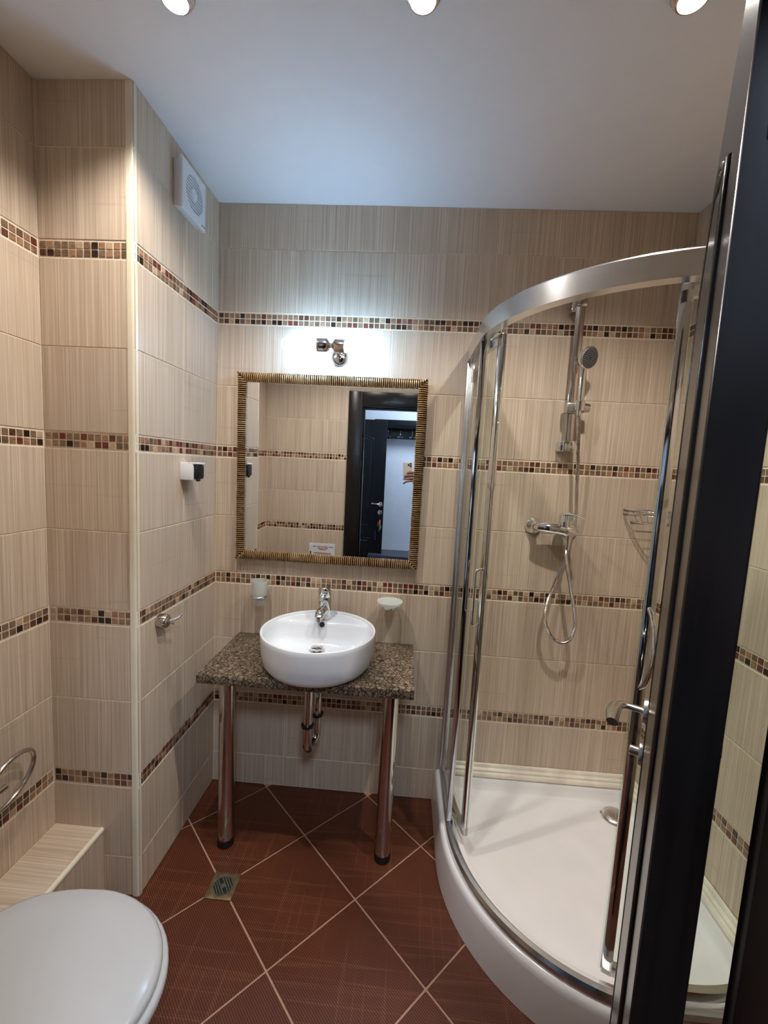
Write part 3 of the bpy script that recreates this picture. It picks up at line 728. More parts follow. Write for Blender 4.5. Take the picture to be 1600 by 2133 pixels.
rings = [bring(lambda t: dcirc(t, 0.120), BZ0), bring(lambda t: dcirc(t, 0.178), BZ0+0.001), bring(lambda t: dcirc(t, 0.192), BZ0+0.010), bring(lambda t: dcirc(t, 0.205), BZ0+0.030), bring(lambda t: dcirc(t, 0.213), BZ0+0.070), bring(lambda t: dcirc(t, 0.2165), BZ1-0.020),
         bring(lambda t: dcirc(t, 0.217), BZ1-0.005), bring(lambda t: dcirc(t, 0.2155), BZ1-0.001), bring(lambda t: dcirc(t, 0.2125), BZ1), bring(lambda t: dcirc(t, 0.2085), BZ1-0.001), bring(lambda t: dcirc(t, 0.2065), BZ1-0.005), bring(lambda t: dcirc(t, 0.2055), BZ1-0.010),
         bring(lambda t: dopen(t, 0.2045, YL+0.008), BZ1-0.013), bring(lambda t: dopen(t, 0.203, YL+0.002), BZ1-0.018), bring(lambda t: dopen(t, 0.202, YL-0.002), BZ1-0.030), bring(lambda t: dopen(t, 0.196, YL-0.008), BZ1-0.070), bring(lambda t: dopen(t, 0.182, YL-0.020), BZ1-0.094),
         bring(lambda t: dopen(t, 0.155, YL-0.038)*0.98, BZ1-0.104), bring(lambda t: 0.10, BZ1-0.1045), bring(lambda t: 0.03, BZ1-0.105)]
MB().loft(rings).build('bowl', M['white'], bas, 50)
MB().lathe([(0.0105, 0.0), (0.0105, 0.004), (0.008, 0.0045)], 24, axis_mat((0.517, BY+YL-0.0035, 0.848), (0, -1, 0.08))).build('overflow', M['dark'], bas, 40, 'dark disc painted as the shaded overflow hole')  # solid dark disc, paints the shade of the hole
wa = MB().lathe([(0.031, 0), (0.031, 0.003), (0.022, 0.0045)], 32, Matrix.Translation((0.512, -0.222, BZ1-0.1045))).build('drain_ring', M['chrome'], bas, 40)
MB().lathe([(0.010, 0.003), (0.012, 0.010), (0.0245, 0.011), (0.025, 0.014), (0.018, 0.017), (0.002, 0.018)], 32, Matrix.Translation((0.512, -0.222, BZ1-0.1045))).build('drain_plug', M['chrome'], bas, 40)

tap = thing('basin_tap', 'chrome single lever mixer tap standing on the basin rim', 'tap', (0.515, -0.108, BZ1-0.012))
tz = BZ1-0.012
MB().lathe([(0.0285, 0), (0.0285, 0.006), (0.0270, 0.014), (0.0255, 0.05), (0.0265, 0.075), (0.0255, 0.092), (0.012, 0.099)], 28, axis_mat((0.517, -0.106, tz), (-0.02, 0.02, 1))).build('tap_body', M['chrome'], tap, 50)
MB().tube([(0.516, -0.112, tz+0.030), (0.514, -0.135, tz+0.044), (0.511, -0.160, tz+0.045), (0.508, -0.182, tz+0.036), (0.507, -0.192, tz+0.026)], 0.015, 18, [0.021, 0.0205, 0.019, 0.018, 0.0165], False, 0.8).build('spout', M['chrome'], tap, 60)
MB().cyl((0.507, -0.188, tz+0.028), (0.507, -0.191, tz+0.014), 0.0115, 18).build('aerator', M['chrome2'], tap, 40)
MB().loft([[(0.514 + rx*math.cos(2*PI*i/24), y + ry*math.sin(2*PI*i/24), z + ry*sl*math.sin(2*PI*i/24)) for i in range(24)] for rx, ry, y, z, sl in
           [(0.0265, 0.026, -0.104, tz+0.090, 0), (0.0285, 0.028, -0.106, tz+0.102, 0.1), (0.028, 0.028, -0.110, tz+0.114, -0.2), (0.025, 0.026, -0.114, tz+0.124, -0.3), (0.015, 0.018, -0.118, tz+0.131, -0.3)]]).build('lever_cap', M['chrome'], tap, 70)
MB().tube([(0.514, -0.118, tz+0.118), (0.513, -0.140, tz+0.112), (0.512, -0.162, tz+0.102), (0.512, -0.176, tz+0.092)], 0.014, 16, [0.018, 0.017, 0.013, 0.008], False, 0.45).build('lever', M['chrome'], tap, 60)

tp = thing('basin_trap', 'chrome bottle neck trap pipe under the granite slab', 'trap', (0.497, -0.2, 0.36))
MB().cyl((0.494, -0.262, 0.6905), (0.494, -0.262, 0.47), 0.0185, 22).build('drain_tube', M['chrome2'], tp, 40)
MB().lathe([(0.019, -0.006), (0.0245, -0.005), (0.0245, 0.005), (0.019, 0.006)], 24, Matrix.Translation((0.494, -0.262, 0.478))).build('nut', M['black'], tp, 40, 'dark union nut')
MB().tube([(0.494, -0.262, 0.474)] + [(0.494+0.010*(1-math.cos(R(a))), -0.262+0.040*(1-math.cos(R(a))), 0.405-0.040*math.sin(R(a))) for a in range(0, 181, 15)] + [(0.514, -0.182, 0.49)], 0.0185, 18).build('bend', M['chrome2'], tp, 60)
MB().lathe([(0.019, -0.006), (0.0245, -0.005), (0.0245, 0.005), (0.019, 0.006)], 24, Matrix.Translation((0.514, -0.182, 0.478))).build('nut', M['black'], tp, 40, 'dark union nut')
MB().tube([(0.514, -0.182, 0.486), (0.514, -0.182, 0.52)] + [(0.514, -0.182+0.035*(1-math.cos(R(a))), 0.545+0.035*math.sin(R(a))) for a in range(0, 91, 15)] + [(0.514, -0.003, 0.580)], 0.0165, 16).build('outlet_pipe', M['chrome2'], tp, 60)

# tumbler and soap dish
def ring_holder(name, label, x, z, r, drop):
    t = thing(name, label, 'holder', (x, 0, z))
    MB().tube([(x + r*math.cos(2*PI*i/28), -0.066 + r*math.sin(2*PI*i/28), z) for i in range(28)], 0.0045, 8, closed=True, flat=1.4).build('ring', M['chrome'], t, 60)
    MB().lathe([(0.020, 0.001), (0.021, 0.008), (0.018, 0.014), (0.008, 0.017)], 24, axis_mat((x, 0, z), (0, -1, 0))).build('wall_plate', M['chrome'], t, 45)
    MB().cyl((x, -0.014, z), (x, -0.066+r, z), 0.0055, 12).build('arm', M['chrome'], t, 45)
ring_holder('tumbler_holder', 'chrome ring holder for the tumbler left of the tap', 0.224, 0.915, 0.0335, 0)
tu = MB().lathe([(0.026, 0.882), (0.0275, 0.884), (0.0285, 0.908), (0.0335, 0.924), (0.0345, 0.986), (0.0325, 0.986), (0.0315, 0.926), (0.0265, 0.910), (0.0255, 0.890), (0.002, 0.890)], 32, Matrix.Translation((0.224, -0.066, 0)))
tag(tu.build('tumbler', M['frost'], None, 50), 'frosted glass tumbler in the chrome ring left of the tap', 'tumbler')
ring_holder('soap_dish_holder', 'chrome ring holder for the soap dish right of the tap', 0.783, 0.906, 0.027, 0)
sd = MB().lathe([(0.021, 0.903), (0.0245, 0.904), (0.0255, 0.912), (0.034, 0.916), (0.046, 0.922), (0.0545, 0.934), (0.0525, 0.9345), (0.044, 0.926), (0.030, 0.920), (0.002, 0.918)], 36, Matrix.Translation((0.783, -0.066, 0)))
tag(sd.build('soap_dish', M['frost'], None, 50), 'frosted glass soap dish in the chrome ring right of the tap', 'soap dish')

# ------------------------------------------------------------------ fittings on the pier
fan = thing('extractor_fan', 'square white extractor fan with round slatted grille below the ceiling', 'fan', (0, -0.245, 2.40))
FY, FZ, FS = -0.268, 2.394, 0.081
MB().box(0.0, 0.020, FY-FS+0.006, FY+FS-0.006, FZ-FS+0.006, FZ+FS-0.006, 0.004, 2).build('housing', M['plastic'], fan, 40)
fp = MB(); nn = 40
outer = []
for i in range(nn):
    t = 2*PI*i/nn; c, s_ = math.cos(t), math.sin(t); k = 1/max(abs(c), abs(s_)); outer.append((c*k*FS, s_*k*FS))
inner = [(0.058*math.cos(2*PI*i/nn), 0.058*math.sin(2*PI*i/nn)) for i in range(nn)]
def fr_(pts, x): return [(x, FY+a, FZ+b_) for a, b_ in pts]
fp.loft([fr_(inner, 0.022), fr_(outer, 0.022), fr_(outer, 0.030), fr_([(a*0.96, b_*0.96) for a, b_ in outer], 0.034), fr_(inner, 0.034), fr_(inner, 0.022)], False, False)
fp.build('front_panel', M['plastic'], fan, 30)
MB().lathe([(0.058, 0.0), (0.058, 0.002)], 40, axis_mat((0.0235, FY, FZ), (1, 0, 0))).build('grille_backing', M['dark'], fan, 40, 'dark disc painted as shade behind the grille')  # shade behind the slats painted as a dark disc
for k in range(-5, 6):
    z = k*0.0105; hw = math.sqrt(max(0.0585**2 - z*z, 0))
    if hw > 0.012: MB().box(0.0285, 0.033, FY-hw, FY+hw, FZ+z-0.0021, FZ+z+0.0021).build('grille_slat', M['plastic'], fan, 0)
MB().lathe([(0.019, 0.0), (0.019, 0.009), (0.015, 0.012), (0.002, 0.013)], 28, axis_mat((0.024, FY, FZ), (1, 0, 0))).build('grille_centre', M['plastic'], fan, 45)
MB().box(0.0335, 0.0348, FY+0.05, FY+0.075, FZ-0.070, FZ-0.0675).build('indicator_mark', M['black'], fan, 0, 'thin dark mark on the lower corner')

sk = thing('wall_socket', 'white shaver socket box with black cover on the pier', 'socket', (0, -0.27, 1.44))
MB().box(0.0, 0.050, -0.300, -0.240, 1.408, 1.472, 0.003, 2).build('box', M['plastic'], sk, 40)
MB().box(0.048, 0.063, -0.297, -0.238, 1.412, 1.466, 0.008, 3).build('cover', M['black'], sk, 45, 'black hinged cover')
MB().box(0.030, 0.064, -0.300, -0.236, 1.4665, 1.473, 0.002, 2).build('hood', M['plastic'], sk, 40)
MB().box(0.050, 0.060, -0.280, -0.262, 1.404, 1.413, 0.002, 1).build('cover_tab', M['black'], sk, 40)

hk = thing('robe_hook', 'small chrome robe hook on the pier below the socket', 'hook', (0, -0.43, 0.92))
MB().lathe([(0.023, 0.001), (0.0245, 0.006), (0.0245, 0.014), (0.0235, 0.030), (0.019, 0.034), (0.004, 0.035)], 28, axis_mat((0, -0.432, 0.926), (1, 0, 0))).build('knob', M['chrome2'], hk, 45)
MB().tube([(0.030, -0.425, 0.926), (0.040, -0.412, 0.924), (0.049, -0.398, 0.927), (0.054, -0.388, 0.933), (0.056, -0.384, 0.938)], 0.0045, 10, [0.006, 0.005, 0.0042, 0.004, 0.0045]).build('prong', M['chrome'], hk, 60)
MB().tube([(0.030, -0.420, 0.918), (0.036, -0.410, 0.912), (0.038, -0.408, 0.908)], 0.0045, 10).build('prong', M['chrome'], hk, 60)

rg = thing('paper_ring', 'open chrome paper ring on the alcove wall above the ledge', 'ring holder', (-AW, -0.77, 0.55))
MB().lathe([(0.019, 0.001), (0.020, 0.008), (0.012, 0.018), (0.010, 0.045)], 22, axis_mat((-AW, -0.785, 0.548), (1, 0, 0))).build('post', M['chrome2'], rg, 45)
MB().tube([(-0.246 + 0.006*math.sin(R(a)), -0.752 + 0.082*math.cos(R(a)), 0.553 + 0.066*math.sin(R(a)) + 0.016*math.cos(R(a))) for a in range(-150, 171, 8)], 0.0065, 12).build('ring', M['chrome2'], rg, 60)
MB().cyl((-0.246, -0.80, 0.548), (-0.246, -0.762, 0.548), 0.009, 14).build('post_cap', M['chrome2'], rg, 45)

# ------------------------------------------------------------------ toilet
toi = thing('toilet', 'white ceramic toilet with closed lid at the lower left', 'toilet', (0.0, -1.10, 0))
TY = -1.098
def dshape(xb, xf, hw, z, n=48):
    # D outline: square-ish at the back (xb), elliptical at the front (xf)
    xm = xb + (xf-xb)*0.50; out = []
    for i in range(n):
        t = 2*PI*i/n; c, s_ = math.cos(t), math.sin(t)
        if c >= 0: out.append((xm + (xf-xm)*c, TY + hw*s_, z))
        else:
            e = 2/2.9; out.append((xm + (xm-xb)*(-(abs(c)**e)), TY + hw*math.copysign(abs(s_)**e, s_)*(1-0.12*abs(c)), z))
    return out
MB().loft([dshape(-0.10, 0.20, 0.105, 0.001), dshape(-0.10, 0.20, 0.100, 0.03), dshape(-0.10, 0.22, 0.098, 0.14), dshape(-0.11, 0.30, 0.130, 0.25), dshape(-0.115, 0.355, 0.168, 0.33), dshape(-0.115, 0.366, 0.176, 0.375), dshape(-0.115, 0.366, 0.176, 0.395), dshape(-0.10, 0.350, 0.165, 0.398)]).build('bowl', M['white'], toi, 50)
MB().loft([dshape(-0.070, 0.382, 0.188, 0.399), dshape(-0.074, 0.391, 0.196, 0.404), dshape(-0.074, 0.391, 0.196, 0.416), dshape(-0.068, 0.386, 0.192, 0.4205)]).build('seat', M['seat'], toi, 60)
MB().loft([dshape(-0.074, 0.374, 0.184, 0.4208), dshape(-0.080, 0.380, 0.189, 0.424), dshape(-0.080, 0.380, 0.189, 0.431), dshape(-0.076, 0.376, 0.186, 0.437), dshape(-0.066, 0.366, 0.180, 0.441), dshape(-0.03, 0.30, 0.13, 0.443)]).build('lid', M['seat'], toi, 60)
for dy in (-0.08, 0.08): MB().cyl((-0.088, TY+dy-0.02, 0.415), (-0.088, TY+dy+0.02, 0.415), 0.010, 14).build('hinge', M['plastic'], toi, 45)
cn = MB().box(-0.285, -0.118, TY-0.185, TY+0.185, 0.400, 0.770, 0.020, 3).build('cistern', M['white'], toi, 45)
MB().box(-0.288, -0.112, TY-0.190, TY+0.190, 0.771, 0.802, 0.010, 3).build('cistern_lid', M['white'], cn, 45)
MB().lathe([(0.02, 0.802), (0.02, 0.808), (0.016, 0.810)], 20, Matrix.Translation((-0.2, TY, 0))).build('flush_button', M['chrome'], cn, 45)
MB().box(-0.120, -0.09, TY-0.12, TY+0.12, 0.20, 0.399, 0.01, 2).build('bowl_back', M['white'], toi, 45)

# ------------------------------------------------------------------ floor drain
dr = thing('floor_drain', 'small square floor drain with a round slotted grate', 'drain', (0.263, -0.489, 0))
dm = Matrix.Translation((0.263, -0.489, 0.0))
sq = []; ci = []
for i in range(40):
    t = 2*PI*i/40 + PI/4; c, s_ = math.cos(t), math.sin(t); k = 1/max(abs(c), abs(s_)); sq.append((c*k*0.047, s_*k*0.047)); ci.append((0.036*c, 0.036*s_))
MB().loft([[(x, y, 0.0005) for x, y in ci], [(x, y, 0.0005) for x, y in sq], [(x, y, 0.003) for x, y in sq], [(x*0.97, y*0.97, 0.004) for x, y in sq], [(x, y, 0.004) for x, y in ci], [(x, y, 0.0005) for x, y in ci]], False, False, True, dm).build('frame_plate', simple('aged_brass', sr(122, 104, 72), 0.45, 0.5, 0.15, 60), dr, 40)
MB().lathe([(0.036, 0.0003), (0.036, 0.0012)], 36, dm).build('sump_shade', M['dark'], dr, 40, 'dark disc painted as shade below the grate')  # shade under the bars painted as a dark disc
gm = simple('grey_green_metal', sr(108, 108, 96), 0.4, 0.6, 0.1, 60)
MB().loft([[(r*math.cos(2*PI*i/40), r*math.sin(2*PI*i/40), z) for i in range(40)] for r, z in ((0.0355, 0.0012), (0.0355, 0.0045), (0.0325, 0.0045), (0.0325, 0.0012), (0.0355, 0.0012))], False, False, True, dm).build('grate_ring', gm, dr, 40)
gr = Matrix.Translation((0.263, -0.489, 0.0)) @ Matrix.Rotation(R(-52), 4, 'Z')
for k in range(-4, 5):
    y = k*0.0078; hw = math.sqrt(max(0.033**2 - y*y, 0))
    if k != 0: MB().box(-hw, hw, y-0.0019, y+0.0019, 0.0014, 0.0040, 0, 1, gr).build('grate_bar', gm, dr, 0)
MB().lathe([(0.0085, 0.0014), (0.0085, 0.0041), (0.006, 0.0043)], 24, gr).build('grate_centre', gm, dr, 40)

# ------------------------------------------------------------------ ceiling spots
for pw_, x, lab in ((SPOT_W[0], 0.243, 'chrome recessed ceiling spot nearest the tiled pier'), (SPOT_W[1], 0.801, 'chrome recessed ceiling spot in the middle above the floor'), (SPOT_W[2], 1.372, 'chrome recessed ceiling spot nearest the shower')):
    t = thing('ceiling_spot', lab, 'spotlight', (x, -0.768, H), 'recessed spots in the bathroom ceiling')
    mm = Matrix.Translation((x, -0.768, 0))
    MB().lathe([(0.0425, H), (0.0425, H-0.003), (0.039, H-0.008), (0.037, H-0.008), (0.0355, H-0.014), (0.0335, H-0.014), (0.032, H-0.019), (0.0285, H-0.020), (0.0280, H-0.004)], 40, mm, False, False).build('ring', M['chrome2'], t, 30)
    MB().lathe([(0.0235, H-0.003), (0.0235, H-0.010), (0.017, H-0.012), (0.004, H-0.013)], 32, mm).build('lens', M['spotglow'], t, 40, 'glowing lamp lens')
    for nm_, en, sz_, bl in (('spot_spill', pw_[0], 136, 0.55), ('spot_beam', pw_[1], 84, 1.0)):
        ld = bpy.data.lights.new(nm_, 'SPOT'); ld.energy = en; ld.color = (1.0, 0.945, 0.885); ld.spot_size = R(sz_); ld.spot_blend = bl; ld.shadow_soft_size = 0.022
        lo = bpy.data.objects.new(nm_, ld); COL.objects.link(lo); lo.parent = t; lo.location = (0, 0, -0.022)

# ------------------------------------------------------------------ doorway
JX0, JX1, JZ = 0.446, 1.086, 1.908
def frame(y0, y1, name):
    pass
fr = thing('door_frame', 'dark wenge door frame around the bathroom doorway', 'door frame', (0.77, -YF, 0)); fr['kind'] = 'structure'
for xa, xb in ((DX0+0.0005, JX0), (JX1, DX1-0.0005)): MB().box(xa, xb, -YF-0.125, -YF+0.004, 0.0, DZ-0.0005, 0.002, 1).build('jamb', M['wood'], fr, 40)
MB().box(JX0, JX1, -YF-0.125, -YF+0.004, JZ, DZ-0.0005, 0.002, 1).build('head_jamb', M['wood'], fr, 40)
for y0, y1 in ((-YF+0.0005, -YF+0.014), (-YF-0.134, -YF-0.1205)):
    MB().box(0.337, JX0-0.008, y0, y1, 0.0, 2.022, 0.004, 2).build('casing', M['wood'], fr, 40)
    MB().box(JX1+0.001, JX1+0.101, y0, y1, 0.0, 2.022, 0.004, 2).build('casing', M['wood'], fr, 40)
    MB().box(JX0-0.008, JX1+0.001, y0, y1, JZ+0.008, 2.022, 0.004, 2).build('head_casing', M['wood'], fr, 40)
MB().box(JX0, JX0+0.012, -YF-0.08, -YF-0.045, 0, JZ, 0.002, 1).build('stop_strip', M['wood'], fr, 40)
MB().box(JX0+0.012, JX1, -YF-0.08, -YF-0.045, JZ-0.012, JZ, 0.002, 1).build('stop_strip', M['wood'], fr, 40)

# open bathroom door: hinge corner, direction of the leaf
HN = Vector((1.039, -1.483)); FN = Vector((1.341, -0.964)); dvec = (FN-HN).normalized(); LW = (FN-HN).length
dm = Matrix(((dvec.x, dvec.y, 0), (dvec.y, -dvec.x, 0), (0, 0, 1))).to_4x4()
# local x along leaf, local y thickness to the right of the leaf direction (away from the camera's left side), z up (left-handed fix below)
ux = Vector((dvec.x, dvec.y, 0)); uy = Vector((-dvec.y, dvec.x, 0)); dm = Matrix((ux, uy, Vector((0, 0, 1)))).transposed().to_4x4(); dm.translation = (HN.x, HN.y, 0)
door = thing('door_1', 'open dark wenge bathroom door with lever handle on the right', 'door', (HN.x, HN.y, 0)); door['kind'] = 'structure'
door.matrix_basis = dm
def dbuild(mb, name, mt, sm=40, label=None, parent=None):
    o = mb.build(name, mt, None, sm); o.parent = parent or door; o.matrix_parent_inverse = Matrix()
    if label: o['label'] = label
    return o
DT = 0.035; DH = 1.98
dbuild(MB().box(0, LW, -DT, 0, 0.008, DH, 0.0015, 1), 'leaf', M['wood'])
def arch_panel(x0, x1, z0, z1, rise):
    pts = [(x0, z0), (x1, z0), (x1, z1)]
    for k in range(1, 16):
        s_ = k/16; x = x1 + (x0-x1)*s_; pts.append((x, z1 + rise*(math.sin(PI*s_)**1.5)))
    pts.append((x0, z1)); return pts
def panel(builder, pts, yface, sgn, mt, rm_=0.0055, hh=0.006):
    P = [(x, yface, z) for x, z in pts]
    dense = []
    for i in range(len(P)):
        a, b_ = Vector(P[i]), Vector(P[(i+1) % len(P)]); dense += [a, a.lerp(b_, 0.02), a.lerp(b_, 0.98)] if (a-b_).length > 0.1 else [a]
    builder(MB().tube(dense, rm_, 8, closed=True), 'panel_moulding', mt, 60)
    cx = sum(p[0] for p in pts)/len(pts); cz = sum(p[1] for p in pts)/len(pts)
    def ring(k, y):
        return [(cx + (x-cx)*(1-k/abs(max(q[0] for q in pts)-cx)), y, cz + (z-cz)*(1-k/abs(max(q[1] for q in pts)-cz))) for x, z in pts]
    builder(MB().loft([ring(0.018, yface-sgn*0.001), ring(0.030, yface+sgn*hh), ring(0.034, yface+sgn*hh)]), 'panel', mt, 30)
for yf, sg in ((0.0, 1), (-DT, -1)):
    panel(dbuild, arch_panel(0.115, LW-0.115, 0.13, 1.78, 0.08), yf, sg, M['wood'], 0.0045, 0.003)
hx = LW-0.052
for sg, yf in ((1, 0.0), (-1, -DT)):
    hd = dbuild(MB().lathe([(0.0255, 0.0), (0.026, 0.004), (0.025, 0.010), (0.014, 0.012)], 32, axis_mat((hx, yf, 1.05), (0, sg, 0))), 'handle', M['nickel'], 40, 'satin nickel lever handle')
    dbuild(MB().tube([(hx, yf+sg*0.010, 1.05), (hx, yf+sg*0.034, 1.05), (hx-0.002, yf+sg*0.045, 1.0505), (hx-0.012, yf+sg*0.052, 1.052), (hx-0.030, yf+sg*0.056, 1.055), (hx-0.060, yf+sg*0.058, 1.056), (hx-0.092, yf+sg*0.056, 1.055)], 0.01, 16, [0.008, 0.008, 0.009, 0.010, 0.0115, 0.0125, 0.010], False, 0.72), 'lever', M['nickel'], 60, None, hd)
    lk = dbuild(MB().lathe([(0.0255, 0.0), (0.026, 0.004), (0.025, 0.009), (0.012, 0.011)], 32, axis_mat((hx, yf, 0.965), (0, sg, 0))), 'lock_rose', M['nickel'], 40)
    dbuild(MB().lathe([(0.009, 0.008), (0.009, 0.024), (0.007, 0.026)], 18, axis_mat((hx, yf, 0.965), (0, sg, 0))), 'thumb_turn', M['nickel'], 40, None, lk)
for z in (1.72, 0.30): dbuild(MB().box(-0.002, 0.0, -DT+0.001, -0.0135, z, z+0.09, 0.0008, 1), 'hinge', M['nickel'], 40)
for z in (1.72, 0.30): dbuild(MB().cyl((-0.006, -DT-0.004, z-0.04), (-0.006, -DT-0.004, z+0.04), 0.006, 12), 'hinge', M['nickel'], 40)

# ------------------------------------------------------------------ notice on the door wall (seen in the mirror)
nt_ = thing('notice_card', 'small white notice card with red print on the door wall', 'notice', (0.167, -YF, 0.78))
MB().box(0.063, 0.270, -YF, -YF+0.0025, 0.715, 0.838, 0.0008, 1).build('card', M['plastic'], nt_, 0)
red = simple('red_print', sr(150, 70, 66), 0.6); grey = simple('grey_print', sr(120, 112, 112), 0.6); grn = simple('green_print', sr(60, 88, 60), 0.6)
def pb(x0, x1, z0, z1, mt): MB().box(x0, x1, -YF+0.0025, -YF+0.0029, z0, z1).build('print_line', mt, nt_, 0)
for x0, x1, z, mt in ((0.090, 0.122, 0.812, grey), (0.128, 0.158, 0.812, red), (0.164, 0.212, 0.811, red), (0.219, 0.254, 0.811, grey), (0.130, 0.180, 0.799, red), (0.186, 0.214, 0.799, red), (0.145, 0.198, 0.788, red), (0.10, 0.24, 0.760, red), (0.11, 0.23, 0.749, red)):
    pb(x0, x1, z-0.0028, z+0.0028, mt)
pb(0.070, 0.080, 0.745, 0.772, grn)

# ------------------------------------------------------------------ hallway (seen in the mirror)
HX0, HX1, HY = -0.75, 2.3, -3.2
struct('floor_hall', MB().box(HX0-0.1, HX1+0.1, HY-0.1, -YF-0.13, -0.08, 0.0), M['hallfloor'], 'dark wooden hallway floor beyond the doorway', 'floor')
struct('ceiling_hall', MB().box(HX0-0.1, HX1+0.1, HY-0.1, -YF-0.13, H, H+0.1), M['ceil'], 'white hallway ceiling beyond the doorway', 'ceiling')
struct('wall_hall_far', MB().box(HX0-0.1, HX1+0.1, HY-0.1, HY, 0, H), M['hallwall'], 'white hallway wall behind the coat rack', 'wall')
struct('wall_hall_left', MB().box(HX0-0.1, HX0, HY, -YF-0.13, 0, H), M['hallwall'], 'white hallway end wall at the left', 'wall')
struct('wall_hall_right', MB().box(HX1, HX1+0.1, HY, -YF-0.13, 0, H), M['hallwall'], 'white hallway end wall at the right', 'wall')
hw_ = MB(); ya, yb = -YF-0.130, -YF-0.121
hw_.box(HX0, DX0, ya, yb, 0, H); hw_.box(DX1, HX1, ya, yb, 0, H); hw_.box(DX0, DX1, ya, yb, DZ, H)
struct('wall_hall_near', hw_, M['hallwall'], 'white plastered hallway side of the doorway wall', 'wall')
hl_ = thing('hall_fill_lamp', 'round added ceiling lamp standing in for hallway daylight', 'lamp', (1.05, -2.45, H))  # unseen fixture, added to light the hallway instead of daylight
MB().lathe([(0.20, H), (0.20, H-0.02), (0.19, H-0.025)], 40, Matrix.Translation((1.05, -2.45, 0))).build('base', M['chrome'], hl_, 40)
MB().lathe([(0.19, H-0.024), (0.185, H-0.045), (0.14, H-0.07), (0.05, H-0.082), (0.003, H-0.083)], 40, Matrix.Translation((1.05, -2.45, 0))).build('shade', M['hallfill'], hl_, 50)

# hallway door leaf
d2 = thing('door_2', 'black panelled hallway door with lever handle seen in the mirror', 'door', (0.2, -2.97, 0)); d2['kind'] = 'structure'
D2Y, D2X0, D2X1 = -2.96, -0.24, 0.546
def b2(mb, name, mt, sm=40, label=None, parent=None): return mb.build(name, mt, parent or d2, sm, label)
b2(MB().box(D2X0, D2X1, D2Y-0.04, D2Y, 0.008, 1.946, 0.002, 1), 'leaf', M['hwood'])
panel(b2, arch_panel(D2X0+0.13, 0.405, 0.78, 1.735, 0.09), D2Y, 1, M['hwood'])
panel(b2, arch_panel(D2X0+0.13, 0.405, 0.14, 0.63, 0.0), D2Y, 1, M['hwood'])
h2 = b2(MB().lathe([(0.026, 0), (0.026, 0.007), (0.014, 0.010)], 28, axis_mat((0.511, D2Y, 1.021), (0, 1, 0))), 'handle', M['chrome'], 40, 'bright chrome lever handle')
b2(MB().tube([(0.511, D2Y+0.008, 1.021), (0.511, D2Y+0.045, 1.021), (0.495, D2Y+0.052, 1.024), (0.455, D2Y+0.054, 1.028), (0.415, D2Y+0.050, 1.031)], 0.008, 12, [0.008, 0.008, 0.008, 0.008, 0.011]), 'lever', M['chrome'], 60, None, h2)
b2(MB().lathe([(0.026, 0), (0.026, 0.007), (0.010, 0.009)], 28, axis_mat((0.510, D2Y, 0.93), (0, 1, 0))), 'lock_rose', M['chrome'])
ky = thing('key_bunch', 'bunch of keys with red and green tags hanging from the hallway lock', 'keys', (0.510, D2Y+0.02, 0.80))
MB().box(0.507, 0.513, D2Y+0.008, D2Y+0.032, 0.915, 0.938, 0.001, 1).build('key', M['chrome'], ky, 40)
MB().tube([(0.510, D2Y+0.026, 0.918), (0.512, D2Y+0.022, 0.89), (0.512, D2Y+0.018, 0.86)], 0.002, 6).build('cord', simple('blue_cord', sr(30, 40, 90), 0.6), ky, 60)
MB().box(0.507, 0.522, D2Y+0.012, D2Y+0.020, 0.795, 0.850, 0.003, 2).build('key_tag', simple('pink_tag', sr(220, 150, 140), 0.5), ky, 40, 'pink key tag')
MB().box(0.488, 0.506, D2Y+0.012, D2Y+0.018, 0.775, 0.825, 0.003, 2).build('key_tag', simple('red_tag', sr(150, 50, 44), 0.5), ky, 40, 'red key tag')
MB().loft([ell(0.519, D2Y+0.016, 0.004, 0.004, 0.795, 12), ell(0.520, D2Y+0.016, 0.012, 0.006, 0.78, 12), ell(0.521, D2Y+0.016, 0.011, 0.006, 0.755, 12), ell(0.512, D2Y+0.016, 0.005, 0.004, 0.735, 12), ell(0.508, D2Y+0.016, 0.003, 0.003, 0.715, 12)]).build('key_tag', simple('green_tag', sr(90, 170, 110), 0.5), ky, 60, 'green key tag')
MB().tube([(0.470, D2Y+0.010, 0.73), (0.464, D2Y+0.010, 0.68), (0.468, D2Y+0.010, 0.62)], 0.004, 8).build('ribbon', simple('blue_ribbon', sr(40, 60, 150), 0.5), ky, 60, 'blue ribbon')

rk = thing('coat_rack', 'black wooden coat rack with shelf and chrome hooks in the hallway', 'coat rack', (0.95, HY, 1.76))
MB().box(0.40, 1.50, HY, HY+0.022, 1.762, 1.866, 0.003, 1).build('back_board', M['hwood'], rk, 40)
MB().box(0.40, 1.50, HY, HY+0.20, 1.868, 1.958, 0.004, 2).build('shelf', M['hwood'], rk, 40)
for x in (0.547, 0.684, 0.820, 0.957, 1.093, 1.23, 1.367):
    h_ = MB().lathe([(0.012, 0), (0.012, 0.004), (0.007, 0.010)], 18, axis_mat((x, HY+0.022, 1.815), (0, 1, 0))).build('hook', M['chrome'], rk, 45)
    MB().tube([(x, HY+0.028, 1.822), (x, HY+0.045, 1.826), (x, HY+0.060, 1.838), (x, HY+0.062, 1.850)], 0.005, 8, [0.005, 0.005, 0.005, 0.008]).build('upper_prong', M['chrome'], h_, 60)
    for s_ in (-1, 1): MB().tube([(x, HY+0.028, 1.810), (x+s_*0.008, HY+0.034, 1.785), (x+s_*0.020, HY+0.044, 1.776), (x+s_*0.030, HY+0.050, 1.790)], 0.0045, 8, [0.005, 0.005, 0.005, 0.007]).build('lower_prong', M['chrome'], h_, 60)
bn = thing('hall_bench', 'low dark shoe bench below the coat rack', 'bench', (1.0, HY+0.17, 0))
